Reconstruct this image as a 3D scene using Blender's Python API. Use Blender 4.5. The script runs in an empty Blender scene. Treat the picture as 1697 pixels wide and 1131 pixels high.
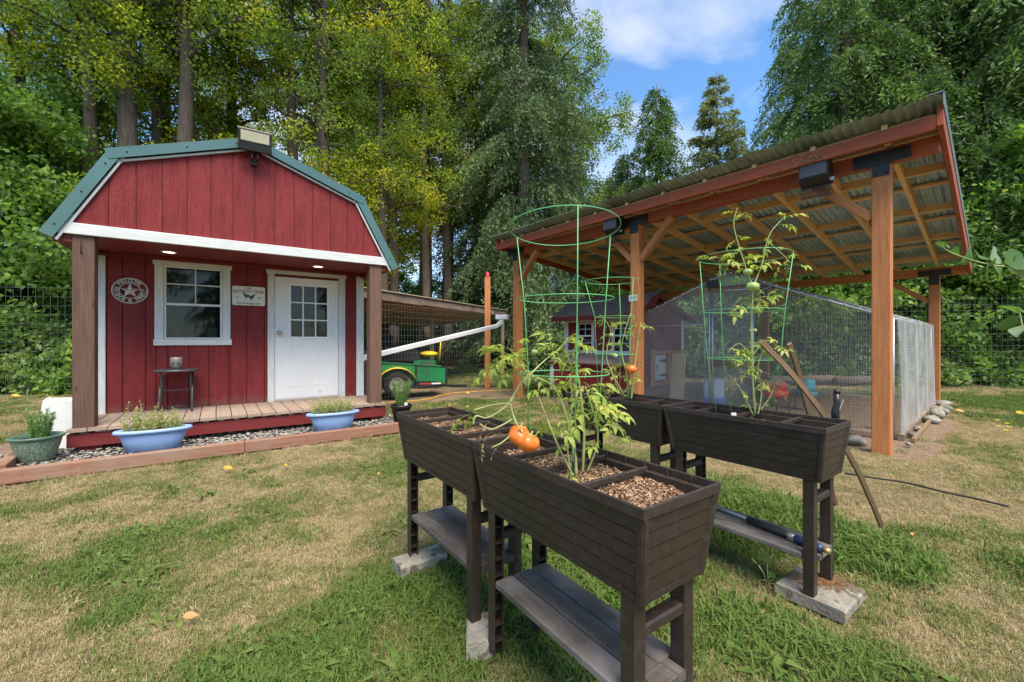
import bpy, math, random
import numpy as np
from mathutils import Vector, Matrix
random.seed(7); RNG = np.random.default_rng(11)
R = math.radians
SC = bpy.context.scene
COL = SC.collection
# ------------------------------------------------------------------ camera, world, sun, exposure
F_PX, CX, CY, CAM_H = 700.0, 848.5, 564.0, 1.09
cam_d = bpy.data.cameras.new('camera'); cam = bpy.data.objects.new('camera', cam_d); COL.objects.link(cam)
cam.location = (0, 0, CAM_H); cam.rotation_euler = (R(90), 0, 0)
cam_d.sensor_width = 36; cam_d.lens = 36 * F_PX / 1697; cam_d.clip_start = .05; cam_d.clip_end = 2000
cam_d.shift_y = -(565.5 - CY) / 1697
SC.camera = cam
SUN_EL, SUN_AZ = 60, 158          # azimuth clockwise from +Y: behind the camera, to the right
world = bpy.data.worlds.new('World'); SC.world = world; world.use_nodes = True
wt = world.node_tree; wt.nodes.clear()
def wn(t, **k):
    n = wt.nodes.new(t)
    for a, b in k.items(): setattr(n, a, b)
    return n
sky = wn('ShaderNodeTexSky', sky_type='NISHITA', sun_disc=False, sun_elevation=R(SUN_EL), sun_rotation=R(SUN_AZ), altitude=50, air_density=1.0, dust_density=.5, ozone_density=2.6)
tc = wn('ShaderNodeTexCoord'); mp = wn('ShaderNodeMapping'); mp.inputs['Scale'].default_value = (1.0, 1.6, 3.2)
mp.inputs['Rotation'].default_value = (0, R(28), R(35)); mp.inputs['Location'].default_value = (.35, .1, .0)
cn = wn('ShaderNodeTexNoise'); cn.inputs['Scale'].default_value = 1.5; cn.inputs['Detail'].default_value = 9; cn.inputs['Roughness'].default_value = .55; cn.inputs['Distortion'].default_value = .5
cr = wn('ShaderNodeValToRGB'); cr.color_ramp.elements[0].position = .44; cr.color_ramp.elements[1].position = .80
mx = wn('ShaderNodeMix', data_type='RGBA'); mx.inputs[7].default_value = (4.3, 4.3, 4.3, 1)
bg = wn('ShaderNodeBackground'); bg.inputs['Strength'].default_value = .12
wo = wn('ShaderNodeOutputWorld')
L = wt.links.new
L(tc.outputs['Generated'], mp.inputs['Vector']); L(mp.outputs[0], cn.inputs['Vector']); L(cn.outputs['Fac'], cr.inputs[0])
tn = wn('ShaderNodeMix', data_type='RGBA', blend_type='MULTIPLY'); tn.inputs[0].default_value = 1; tn.inputs[7].default_value = (.68, .90, 1.02, 1)
L(cr.outputs[0], mx.inputs[0]); L(sky.outputs[0], tn.inputs[6]); L(tn.outputs[2], mx.inputs[6]); L(mx.outputs[2], bg.inputs[0]); L(bg.outputs[0], wo.inputs[0])
sun_d = bpy.data.lights.new('sun', 'SUN'); sun_d.energy = 2.7; sun_d.angle = R(38); sun_d.color = (1, .89, .72)
sun = bpy.data.objects.new('sun', sun_d); COL.objects.link(sun)
_az = R(SUN_AZ); _el = R(SUN_EL)
_dir = Vector((math.sin(_az) * math.cos(_el), math.cos(_az) * math.cos(_el), math.sin(_el)))
sun.rotation_euler = _dir.to_track_quat('Z', 'Y').to_euler()
SC.view_settings.view_transform = 'Standard'; SC.view_settings.look = 'None'
SC.view_settings.exposure = 1.3; SC.view_settings.gamma = 1; SC.view_settings.use_curve_mapping = False
SC.cycles.max_bounces = 6; SC.cycles.transparent_max_bounces = 12; SC.cycles.diffuse_bounces = 4
SC.cycles.glossy_bounces = 2; SC.cycles.transmission_bounces = 3; SC.cycles.caustics_reflective = False; SC.cycles.caustics_refractive = False

# ------------------------------------------------------------------ material helpers
def new_mat(name):
    m = bpy.data.materials.new(name); m.use_nodes = True
    nt = m.node_tree; p = nt.nodes['Principled BSDF']
    return m, nt, p
def nd(nt, t, **k):
    n = nt.nodes.new(t)
    for a, b in k.items(): setattr(n, a, b)
    return n
def ramp(nt, src, stops):
    r = nd(nt, 'ShaderNodeValToRGB'); e = r.color_ramp.elements
    while len(e) < len(stops): e.new(.5)
    for i, (p, c) in enumerate(stops):
        e[i].position = p; e[i].color = (c[0], c[1], c[2], 1)
    nt.links.new(src, r.inputs[0]); return r.outputs[0]
def coords(nt, kind, scale):
    t = nd(nt, 'ShaderNodeTexCoord'); m = nd(nt, 'ShaderNodeMapping'); m.inputs['Scale'].default_value = scale
    nt.links.new(t.outputs[kind], m.inputs['Vector']); return m.outputs[0]
def noise(nt, vec, scale, detail=5, rough=.55, dist=0):
    n = nd(nt, 'ShaderNodeTexNoise'); n.inputs['Scale'].default_value = scale; n.inputs['Detail'].default_value = detail
    n.inputs['Roughness'].default_value = rough; n.inputs['Distortion'].default_value = dist
    nt.links.new(vec, n.inputs['Vector']); return n.outputs['Fac']
def mixc(nt, fac, a, b, mode='MIX'):
    m = nd(nt, 'ShaderNodeMix', data_type='RGBA', blend_type=mode)
    for s, v in ((0, fac), (6, a), (7, b)):
        if hasattr(v, 'is_linked') or hasattr(v, 'links'): nt.links.new(v, m.inputs[s])
        elif s == 0: m.inputs[0].default_value = v
        else: m.inputs[s].default_value = (v[0], v[1], v[2], 1)
    return m.outputs[2]
def bump(nt, p, h, dist, strength=1.0):
    b = nd(nt, 'ShaderNodeBump'); b.inputs['Distance'].default_value = dist; b.inputs['Strength'].default_value = strength
    nt.links.new(h, b.inputs['Height']); nt.links.new(b.outputs[0], p.inputs['Normal'])
def sc(c, k): return tuple(min(1, x * k) for x in c)

def m_plain(name, c, rough=.6, var=.18, scale=6, metal=0, bmp=0, spec=.5, kind='Object', speck=None):
    m, nt, p = new_mat(name)
    v = coords(nt, kind, (1, 1, 1)); f = noise(nt, v, scale, 6)
    col = ramp(nt, f, [(.3, sc(c, 1 - var)), (.7, sc(c, 1 + var))])
    if speck:
        f2 = noise(nt, v, speck[0], 2)
        k = ramp(nt, f2, [(speck[1], (0, 0, 0)), (speck[1] + .05, (1, 1, 1))])
        col = mixc(nt, k, col, speck[2])
    oi = nd(nt, 'ShaderNodeObjectInfo')
    rr = ramp(nt, oi.outputs['Random'], [(0, (.9, .9, .9)), (1, (1.08, 1.08, 1.08))])
    col = mixc(nt, 1, col, rr, 'MULTIPLY')
    nt.links.new(col, p.inputs['Base Color']); p.inputs['Roughness'].default_value = rough; p.inputs['Metallic'].default_value = metal
    p.inputs['Specular IOR Level'].default_value = spec
    if bmp: bump(nt, p, noise(nt, v, scale * 8, 4), bmp)
    return m

def m_wood(name, c1, c2, rough=.75, knots=.5, grain=1.0, bmp=.0012, weather=None, spec=.3, vary=.12):
    m, nt, p = new_mat(name)
    oi = nd(nt, 'ShaderNodeObjectInfo')
    uv = nd(nt, 'ShaderNodeTexCoord'); off = nd(nt, 'ShaderNodeVectorMath', operation='ADD')
    cmb = nd(nt, 'ShaderNodeCombineXYZ')
    sc_ = nd(nt, 'ShaderNodeMath', operation='MULTIPLY'); sc_.inputs[1].default_value = 37
    nt.links.new(oi.outputs['Random'], sc_.inputs[0]); nt.links.new(sc_.outputs[0], cmb.inputs[0]); nt.links.new(sc_.outputs[0], cmb.inputs[2])
    nt.links.new(uv.outputs['UV'], off.inputs[0]); nt.links.new(cmb.outputs[0], off.inputs[1])
    def mpg(s):
        q = nd(nt, 'ShaderNodeMapping'); q.inputs['Scale'].default_value = s; nt.links.new(off.outputs[0], q.inputs['Vector']); return q.outputs[0]
    g = noise(nt, mpg((1.2, 22 * grain, 1)), 2.2, 7, .62, .6)
    g2 = noise(nt, mpg((5, 160 * grain, 1)), 1.2, 3, .6)
    col = ramp(nt, g, [(.28, c2), (.5, tuple((a + b) / 2 for a, b in zip(c1, c2))), (.72, c1)])
    fine = ramp(nt, g2, [(.35, (.78, .78, .78)), (.6, (1, 1, 1))])
    col = mixc(nt, .8, col, fine, 'MULTIPLY')
    if knots:
        vo = nd(nt, 'ShaderNodeTexVoronoi'); vo.inputs['Scale'].default_value = 1.0; nt.links.new(mpg((2.6, 9, 1)), vo.inputs['Vector'])
        k = ramp(nt, vo.outputs['Distance'], [(.045, (1, 1, 1)), (.12, (0, 0, 0))])
        kk = nd(nt, 'ShaderNodeMath', operation='MULTIPLY'); kk.inputs[1].default_value = knots
        nt.links.new(k, kk.inputs[0]); col = mixc(nt, kk.outputs[0], col, sc(c2, .3))
    if weather:
        w = noise(nt, mpg((1, 1.6, 1)), 2.6, 6, .65)
        wf = ramp(nt, w, [(.45, (0, 0, 0)), (.62, (1, 1, 1))]); col = mixc(nt, wf, col, weather)
    rr = ramp(nt, oi.outputs['Random'], [(0, (1 - vary,) * 3), (1, (1 + vary, 1 + vary * .8, 1 + vary * .6))])
    col = mixc(nt, 1, col, rr, 'MULTIPLY')
    nt.links.new(col, p.inputs['Base Color']); p.inputs['Roughness'].default_value = rough; p.inputs['Specular IOR Level'].default_value = spec
    s = nd(nt, 'ShaderNodeMath', operation='ADD'); nt.links.new(g, s.inputs[0]); nt.links.new(g2, s.inputs[1])
    bump(nt, p, s.outputs[0], bmp); return m

def m_siding(name, c):
    """painted composite siding with embossed grain"""
    m, nt, p = new_mat(name)
    oi = nd(nt, 'ShaderNodeObjectInfo'); tcn = nd(nt, 'ShaderNodeTexCoord'); off = nd(nt, 'ShaderNodeVectorMath', operation='ADD')
    cmb = nd(nt, 'ShaderNodeCombineXYZ'); mu = nd(nt, 'ShaderNodeMath', operation='MULTIPLY'); mu.inputs[1].default_value = 23
    nt.links.new(oi.outputs['Random'], mu.inputs[0]); nt.links.new(mu.outputs[0], cmb.inputs[0]); nt.links.new(mu.outputs[0], cmb.inputs[2])
    nt.links.new(tcn.outputs['UV'], off.inputs[0]); nt.links.new(cmb.outputs[0], off.inputs[1])
    def mpg(s):
        q = nd(nt, 'ShaderNodeMapping'); q.inputs['Scale'].default_value = s; nt.links.new(off.outputs[0], q.inputs['Vector']); return q.outputs[0]
    a = noise(nt, mpg((1.6, 9, 1)), 1.6, 2, .5, 1.2)
    w = nd(nt, 'ShaderNodeMath', operation='MULTIPLY'); w.inputs[1].default_value = 90; nt.links.new(a, w.inputs[0])
    sn = nd(nt, 'ShaderNodeMath', operation='SINE'); nt.links.new(w.outputs[0], sn.inputs[0])
    b = noise(nt, mpg((55, 20, 1)), 2.0, 3, .6)
    ad = nd(nt, 'ShaderNodeMath', operation='MULTIPLY_ADD'); ad.inputs[1].default_value = .28
    nt.links.new(sn.outputs[0], ad.inputs[0]); nt.links.new(b, ad.inputs[2])
    f = noise(nt, mpg((1.5, 3, 1)), 1.5, 5)
    col = ramp(nt, f, [(.3, sc(c, .84)), (.7, sc(c, 1.14))])
    gz = nd(nt, 'ShaderNodeSeparateXYZ'); nt.links.new(tcn.outputs['Object'], gz.inputs[0]); dn = noise(nt, tcn.outputs['Object'], 7, 6, .7)
    zz = nd(nt, 'ShaderNodeMath', operation='MULTIPLY_ADD'); zz.inputs[1].default_value = -.45; nt.links.new(dn, zz.inputs[0]); nt.links.new(gz.outputs[2], zz.inputs[2])
    dirt = ramp(nt, zz.outputs[0], [(.02, (.55, .55, .55)), (.14, (0, 0, 0))]); col = mixc(nt, dirt, col, (.17, .10, .075))
    hi = ramp(nt, b, [(.60, (0, 0, 0)), (.72, (1, 1, 1))]); hh = nd(nt, 'ShaderNodeMath', operation='MULTIPLY'); hh.inputs[1].default_value = .16
    nt.links.new(hi, hh.inputs[0]); col = mixc(nt, hh.outputs[0], col, (c[0] * 1.25, c[1] * 2.6, c[2] * 2.4))
    nt.links.new(col, p.inputs['Base Color']); p.inputs['Roughness'].default_value = .6; p.inputs['Specular IOR Level'].default_value = .22
    bump(nt, p, ad.outputs[0], .0026, .9); return m

def m_leaf(name, stops, trans=.35, rough=.55, attr='rnd', tcol=1.5, spec=.35):
    m, nt, p = new_mat(name)
    at = nd(nt, 'ShaderNodeAttribute', attribute_name=attr)
    oi = nd(nt, 'ShaderNodeObjectInfo'); ad = nd(nt, 'ShaderNodeMath', operation='MULTIPLY_ADD'); ad.inputs[1].default_value = .18
    nt.links.new(oi.outputs['Random'], ad.inputs[0]); nt.links.new(at.outputs['Fac'], ad.inputs[2])
    sb = nd(nt, 'ShaderNodeMath', operation='SUBTRACT'); sb.inputs[1].default_value = .09; nt.links.new(ad.outputs[0], sb.inputs[0])
    col = ramp(nt, sb.outputs[0], stops)
    nt.links.new(col, p.inputs['Base Color']); p.inputs['Roughness'].default_value = rough; p.inputs['Specular IOR Level'].default_value = spec
    tr = nd(nt, 'ShaderNodeBsdfTranslucent'); tcm = mixc(nt, 1, col, (tcol, tcol * 1.05, tcol * .55), 'MULTIPLY')
    nt.links.new(tcm, tr.inputs[0])
    ms = nd(nt, 'ShaderNodeMixShader'); ms.inputs[0].default_value = trans
    nt.links.new(p.outputs[0], ms.inputs[1]); nt.links.new(tr.outputs[0], ms.inputs[2])
    nt.links.new(ms.outputs[0], nt.nodes['Material Output'].inputs[0]); return m

def m_metal_sheet(name, c):
    m, nt, p = new_mat(name)
    v = coords(nt, 'Object', (1, 1, 1)); vs = coords(nt, 'Object', (6, .5, 1))
    f = noise(nt, v, 2.2, 6, .6); f2 = noise(nt, vs, 3, 4)
    col = ramp(nt, f, [(.3, sc(c, .62)), (.5, c), (.72, sc(c, 1.25))])
    s = ramp(nt, f2, [(.35, (.7, .72, .7)), (.6, (1, 1, 1))]); col = mixc(nt, .8, col, s, 'MULTIPLY')
    oi = nd(nt, 'ShaderNodeObjectInfo'); rr = ramp(nt, oi.outputs['Random'], [(0, (.75, .75, .75)), (1, (1.15, 1.15, 1.15))]); col = mixc(nt, 1, col, rr, 'MULTIPLY')
    nt.links.new(col, p.inputs['Base Color']); p.inputs['Metallic'].default_value = .15; p.inputs['Roughness'].default_value = .4
    return m

def m_emit(name, c, s):
    m, nt, p = new_mat(name); p.inputs['Emission Color'].default_value = (*c, 1); p.inputs['Emission Strength'].default_value = s
    p.inputs['Base Color'].default_value = (*c, 1); return m
def m_glass(name, tint=(.01, .012, .01), tr=.6):
    m, nt, p = new_mat(name); p.inputs['Base Color'].default_value = (*tint, 1); p.inputs['Roughness'].default_value = .03
    p.inputs['Specular IOR Level'].default_value = .75
    t = nd(nt, 'ShaderNodeBsdfTransparent'); t.inputs[0].default_value = (.75, .8, .76, 1); ms = nd(nt, 'ShaderNodeMixShader'); ms.inputs[0].default_value = tr
    nt.links.new(p.outputs[0], ms.inputs[1]); nt.links.new(t.outputs[0], ms.inputs[2]); nt.links.new(ms.outputs[0], nt.nodes['Material Output'].inputs[0]); return m
def m_film(name, c, op, rough=.35):
    m, nt, p = new_mat(name); p.inputs['Base Color'].default_value = (*c, 1); p.inputs['Roughness'].default_value = rough
    t = nd(nt, 'ShaderNodeBsdfTransparent'); ms = nd(nt, 'ShaderNodeMixShader')
    v = coords(nt, 'Object', (1, 1, 1)); f = noise(nt, v, 3, 5)
    o = ramp(nt, f, [(.3, (op * .6,) * 3), (.75, (op * 1.5,) * 3)])
    nt.links.new(o, ms.inputs[0]); nt.links.new(t.outputs[0], ms.inputs[1]); nt.links.new(p.outputs[0], ms.inputs[2])
    nt.links.new(ms.outputs[0], nt.nodes['Material Output'].inputs[0]); return m

RED = (.215, .028, .029)
M = {}
M['red'] = m_siding('red_siding_paint', RED)
M['redtrim'] = m_wood('red_painted_timber', (.23, .034, .034), (.17, .026, .028), .55, .15, .6, .0008)
M['white'] = m_wood('white_painted_timber', (.74, .76, .75), (.62, .64, .63), .5, .04, .6, .0008, vary=.04)
M['whitep'] = m_plain('white_plastic', (.74, .75, .75), .35, .05, 8)
M['door'] = m_plain('white_door_paint', (.78, .79, .80), .35, .03, 5)
M['greenmetal'] = m_plain('green_roof_metal', (.085, .17, .165), .3, .08, 3, .1)
M['brownpost'] = m_wood('brown_stained_post', (.20, .115, .085), (.105, .058, .043), .75, .8, 1, .0015)
M['deck'] = m_wood('weathered_deck_board', (.46, .35, .27), (.28, .21, .165), .85, .2, 1.2, .0015)
M['cedar'] = m_wood('orange_cedar_post', (.66, .27, .10), (.42, .155, .055), .7, .9, 1, .0015)
M['redwood'] = m_wood('red_stained_beam', (.44, .105, .04), (.27, .06, .026), .6, .8, 1, .0012)
M['rafter'] = m_wood('pale_rafter_wood', (.86, .57, .29), (.64, .39, .18), .75, .8, 1, .0012)
M['edging'] = m_wood('edging_timber', (.40, .20, .13), (.25, .12, .08), .8, .3, 1, .0015, weather=(.30, .20, .15))
M['oldwood'] = m_wood('old_grey_wood', (.42, .30, .22), (.20, .14, .10), .9, .3, .8, .004, weather=(.17, .13, .11))
M['stake'] = m_wood('weathered_stake', (.33, .22, .13), (.19, .12, .075), .8, .2, 1, .001)
def m_dusty(name, c, dust):
    m, nt, p = new_mat(name); v = coords(nt, 'Object', (1, 1, 1)); f = noise(nt, v, 3.2, 7, .65, .4); g = noise(nt, v, 46, 4, .7); s = noise(nt, coords(nt, 'Object', (60, 60, 4)), 1.2, 4, .6)
    col = ramp(nt, g, [(.3, sc(c, .75)), (.7, sc(c, 1.25))])
    k = nd(nt, 'ShaderNodeMath', operation='MULTIPLY'); nt.links.new(f, k.inputs[0]); nt.links.new(g, k.inputs[1])
    k2 = nd(nt, 'ShaderNodeMath', operation='MULTIPLY_ADD'); k2.inputs[1].default_value = .25; nt.links.new(s, k2.inputs[0]); nt.links.new(k.outputs[0], k2.inputs[2])
    col = mixc(nt, ramp(nt, k2.outputs[0], [(.38, (0, 0, 0)), (.58, (.38, .38, .38))]), col, dust)
    sp = ramp(nt, noise(nt, v, 120, 1), [(.74, (0, 0, 0)), (.77, (.8, .8, .8))]); col = mixc(nt, sp, col, sc(dust, 1.6))
    nt.links.new(col, p.inputs['Base Color']); nt.links.new(ramp(nt, k.outputs[0], [(.1, (.38,) * 3), (.45, (.7,) * 3)]), p.inputs['Roughness']); bump(nt, p, g, .0006); return m
M['planter'] = m_dusty('brown_planter_plastic', (.036, .024, .018), (.082, .060, .046))
M['shelf'] = m_wood('sun_faded_shelf_plastic', (.135, .115, .10), (.06, .05, .043), .62, 0, .5, .001, weather=(.20, .18, .165), spec=.4)
M['black'] = m_plain('black_metal', (.012, .012, .014), .45, .2, 8)
M['rubber'] = m_plain('black_rubber', (.018, .018, .018), .7, .2, 10)
M['blackpl'] = m_plain('black_plastic', (.015, .015, .016), .35, .2, 10)
M['conc'] = m_plain('concrete_paver', (.31, .28, .225), .95, .38, 9, bmp=.006, speck=(11, .56, (.17, .145, .10)))
M['galv'] = m_plain('galvanised_pipe', (.45, .47, .48), .38, .15, 9, .6)
M['wire'] = m_plain('galvanised_wire', (.20, .23, .22), .6, .1, 3, .2)
M['wirefine'] = m_plain('fine_mesh_wire', (.58, .58, .56), .55, .1, 3, .2)
M['cage'] = m_plain('green_coated_wire', (.12, .44, .17), .4, .1, 12)
M['blue'] = m_plain('blue_planter_plastic', (.28, .42, .72), .4, .06, 6)
M['stone'] = m_plain('grey_stone', (.27, .25, .21), .85, .5, 9, bmp=.004)
M['shingle'] = m_plain('brown_shingles', (.21, .165, .14), .9, .35, 22, bmp=.003)
M['lid'] = m_plain('brown_lid', (.24, .17, .15), .8, .2, 7)
M['tomato'] = m_plain('ripe_tomato', (.80, .17, .025), .26, .35, 9, spec=.6)
M['tomatog'] = m_plain('green_tomato', (.38, .50, .16), .28, .15, 9, spec=.6)
M['stem'] = m_plain('tomato_stem', (.36, .40, .15), .6, .2, 12)
M['drystem'] = m_plain('dry_stem', (.33, .27, .15), .8, .3, 12)
M['tin'] = m_plain('brushed_tin', (.50, .45, .40), .4, .1, 12, .5)
M['tablegrey'] = m_plain('grey_table_frame', (.10, .10, .105), .35, .1, 10, .4)
M['cartgreen'] = m_plain('cart_green_paint', (.015, .20, .06), .4, .15, 6)
M['yellow'] = m_plain('cart_yellow_paint', (.80, .50, .03), .4, .12, 6)
M['dirt'] = m_plain('bare_dirt', (.24, .17, .115), .95, .35, 6, bmp=.01)
M['soil'] = m_plain('dark_soil', (.12, .075, .045), .95, .4, 40, bmp=.006)
M['mulch'] = m_leaf('bark_mulch', [(0, (.12, .06, .03)), (.5, (.33, .19, .105)), (1, (.60, .44, .30))], 0, .9)
M['glass'] = m_glass('window_glass')
M['darkroom'] = m_plain('dark_interior', (.03, .028, .026), .9, .1, 4)
M['bark'] = m_wood('tree_bark', (.20, .165, .13), (.07, .055, .045), .95, .2, .35, .03, vary=.2)
M['barkpale'] = m_wood('pale_tree_bark', (.36, .33, .28), (.17, .15, .125), .95, .3, .35, .02, vary=.2)
M['birch'] = M['barkpale']
M['limb'] = m_plain('dark_limb', (.07, .058, .046), .95, .3, 3)
M['bullet'] = m_emit('warm_lamp', (1, .80, .55), 2.6)
M['floodglass'] = m_plain('floodlight_lens', (.50, .48, .34), .15, .08, 14)
M['signwhite'] = m_plain('sign_enamel', (.62, .64, .56), .3, .05, 6)
M['signred'] = m_plain('sign_red_print', (.35, .05, .03), .4, .05, 6)
M['signink'] = m_plain('sign_dark_print', (.05, .055, .045), .4, .05, 6)
M['film'] = m_film('plastic_netting', (.78, .80, .80), .15)
M['filmside'] = m_film('plastic_netting_folds', (.80, .82, .82), .30)
LG = lambda *a: list(a)
M['leafyellow'] = m_leaf('cottonwood_leaf', LG((0, (.10, .15, .02)), (.45, (.25, .32, .03)), (.75, (.46, .46, .045)), (.93, (.58, .44, .05)), (1, (.58, .28, .06))), .5)
M['leafolive'] = m_leaf('alder_leaf', LG((0, (.05, .10, .02)), (.5, (.15, .24, .035)), (.8, (.29, .36, .045)), (1, (.46, .34, .05))), .45)
M['leafgreen'] = m_leaf('maple_leaf', LG((0, (.06, .11, .025)), (.5, (.14, .26, .05)), (.85, (.26, .40, .08)), (1, (.40, .42, .10))), .45)
M['leafdark'] = m_leaf('shrub_leaf', LG((0, (.04, .08, .025)), (.5, (.11, .19, .05)), (.85, (.24, .34, .10)), (1, (.38, .36, .16))), .35)
M['spruce'] = m_leaf('spruce_needles', LG((0, (.035, .06, .03)), (.6, (.09, .145, .06)), (1, (.20, .28, .09))), .22)
M['cedarleaf'] = m_leaf('cedar_sprays', LG((0, (.03, .065, .022)), (.6, (.09, .17, .042)), (1, (.23, .34, .08))), .3)
M['fir'] = m_leaf('fir_needles', LG((0, (.09, .12, .055)), (.6, (.22, .25, .11)), (1, (.34, .35, .15))), .3)
M['tomleaf'] = m_leaf('tomato_leaf', LG((0, (.16, .20, .07)), (.4, (.28, .36, .08)), (.8, (.42, .50, .10)), (1, (.54, .50, .15))), .4, .6)
M['deadleaf'] = m_leaf('withered_leaf', LG((0, (.17, .12, .07)), (.5, (.28, .24, .12)), (1, (.36, .32, .10))), .3, .8)
M['rosemary'] = m_leaf('fine_green_foliage', LG((0, (.08, .18, .05)), (.6, (.20, .36, .10)), (1, (.34, .46, .16))), .3)
M['bronze'] = m_leaf('wild_flower_foliage', LG((0, (.18, .22, .06)), (.6, (.40, .42, .12)), (1, (.58, .54, .26))), .3)
M['bigleaf'] = m_leaf('near_branch_leaf', LG((0, (.06, .14, .03)), (.6, (.13, .24, .06)), (1, (.30, .40, .26))), .35, .45)
M['leafgold'] = m_leaf('fallen_leaf_skin', LG((0, (.55, .33, .05)), (.5, (.78, .56, .05)), (1, (.60, .30, .12))), .2, .6)

# ------------------------------------------------------------------ mesh helpers
def link(o, parent=None):
    COL.objects.link(o)
    if parent is not None: o.parent = parent
    return o
def tag(o, label=None, cat=None, group=None, kind=None):
    if label: o['label'] = label
    if cat: o['category'] = cat
    if group: o['group'] = group
    if kind: o['kind'] = kind
    return o
def thing(name, label, cat, loc=(0, 0, 0), rotz=0, group=None, kind=None):
    o = bpy.data.objects.new(name, None); o.empty_display_size = .1
    o.location = loc; o.rotation_euler = (0, 0, rotz); link(o)
    return tag(o, label, cat, group, kind)
class MB:
    def __init__(s): s.v = []; s.f = []; s.uv = []; s.sm = []
    def add(s, verts, faces, uvs=None, smooth=False):
        b = len(s.v); s.v += [tuple(x) for x in verts]
        for i, f in enumerate(faces):
            s.f.append(tuple(b + j for j in f)); s.sm.append(smooth)
            if uvs: s.uv += uvs[i]
            else: s.uv += [(verts[j][0] + verts[j][1], verts[j][2]) for j in f]
        return s
    def bar(s, p, q, w, h, up=(0, 0, 1), ch=.004, w2=None, h2=None):
        p = Vector(p); q = Vector(q); d = (q - p); ln = d.length; d.normalize(); up = Vector(up)
        if abs(d.dot(up)) > .98: up = Vector((0, 1, 0)) if abs(d.y) < .9 else Vector((1, 0, 0))
        sd = d.cross(up).normalized(); u = sd.cross(d).normalized()
        ch = min(ch, w * .3, h * .3); w2 = w2 or w; h2 = h2 or h
        def sec(w, h):
            a, b = w / 2, h / 2
            return [(-a + ch, -b), (a - ch, -b), (a, -b + ch), (a, b - ch), (a - ch, b), (-a + ch, b), (-a, b - ch), (-a, -b + ch)]
        A = [p + sd * x + u * y for x, y in sec(w, h)]; B = [q + sd * x + u * y for x, y in sec(w2, h2)]
        ro, vo = random.random() * 50, random.random() * 50
        per = [0]; S = sec(w, h)
        for i in range(8): a, b = S[i], S[(i + 1) % 8]; per.append(per[-1] + math.hypot(b[0] - a[0], b[1] - a[1]))
        fs, us = [], []
        for i in range(8):
            j = (i + 1) % 8; fs.append((i, j, 8 + j, 8 + i))
            us.append([(ro, vo + per[i]), (ro, vo + per[i + 1]), (ro + ln, vo + per[i + 1]), (ro + ln, vo + per[i])])
        fs.append(tuple(range(7, -1, -1))); us.append([(S[i][0] * .3, S[i][1]) for i in range(7, -1, -1)])
        fs.append(tuple(range(8, 16))); us.append([(S[i][0] * .3, S[i][1]) for i in range(8)])
        return s.add(A + B, fs, us)
    def box(s, a, b, ch=.004):
        x0, y0, z0 = a; x1, y1, z1 = b; dx, dy, dz = x1 - x0, y1 - y0, z1 - z0
        cx, cy, cz = (x0 + x1) / 2, (y0 + y1) / 2, (z0 + z1) / 2
        if dx >= dy and dx >= dz: return s.bar((x0, cy, cz), (x1, cy, cz), dy, dz, (0, 0, 1), ch)
        if dy >= dz: return s.bar((cx, y0, cz), (cx, y1, cz), dx, dz, (0, 0, 1), ch)
        return s.bar((cx, cy, z0), (cx, cy, z1), dx, dy, (0, 1, 0), ch)
    def tube(s, pts, r, n=8, cap=True, smooth=True):
        pts = [Vector(p) for p in pts]; rs = r if isinstance(r, (list, tuple)) else [r] * len(pts)
        vs = []; fs = []; us = []; prev = None; acc = 0; ls = []
        for i, p in enumerate(pts):
            d = (pts[min(i + 1, len(pts) - 1)] - pts[max(i - 1, 0)])
            d = d.normalized() if d.length > 1e-9 else Vector((0, 0, 1))
            if prev is None:
                prev = d.orthogonal().normalized()
            prev = (prev - d * prev.dot(d)); prev = prev.normalized() if prev.length > 1e-6 else d.orthogonal().normalized()
            sd = d.cross(prev)
            if i: acc += (p - pts[i - 1]).length
            ls.append(acc)
            for k in range(n):
                a = 2 * math.pi * k / n; vs.append(p + (prev * math.cos(a) + sd * math.sin(a)) * rs[i])
        for i in range(len(pts) - 1):
            for k in range(n):
                j = (k + 1) % n; fs.append((i * n + k, i * n + j, (i + 1) * n + j, (i + 1) * n + k))
                c = 2 * math.pi * rs[0] / n; us.append([(ls[i], k * c), (ls[i], (k + 1) * c), (ls[i + 1], (k + 1) * c), (ls[i + 1], k * c)])
        if cap:
            fs.append(tuple(range(n - 1, -1, -1))); us.append([(0, 0)] * n)
            fs.append(tuple(range((len(pts) - 1) * n, len(pts) * n))); us.append([(0, 0)] * n)
        return s.add(vs, fs, us, smooth)
    def ring(s, c, r, tr, n=40, m=6, tilt=0, ry=None):
        ry = ry or r
        pts = [(c[0] + r * math.cos(t), c[1] + ry * math.sin(t), c[2] + tilt * math.sin(t)) for t in [2 * math.pi * i / n for i in range(n + 1)]]
        return s.tube(pts, tr, m, False)
    def lathe(s, prof, c=(0, 0, 0), n=28, sx=1, sy=1, smooth=True):
        vs = []; fs = []
        for r, z in prof:
            for k in range(n):
                a = 2 * math.pi * k / n; vs.append((c[0] + r * sx * math.cos(a), c[1] + r * sy * math.sin(a), c[2] + z))
        for i in range(len(prof) - 1):
            for k in range(n):
                j = (k + 1) % n; fs.append((i * n + k, i * n + j, (i + 1) * n + j, (i + 1) * n + k))
        return s.add(vs, fs, None, smooth)
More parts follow.
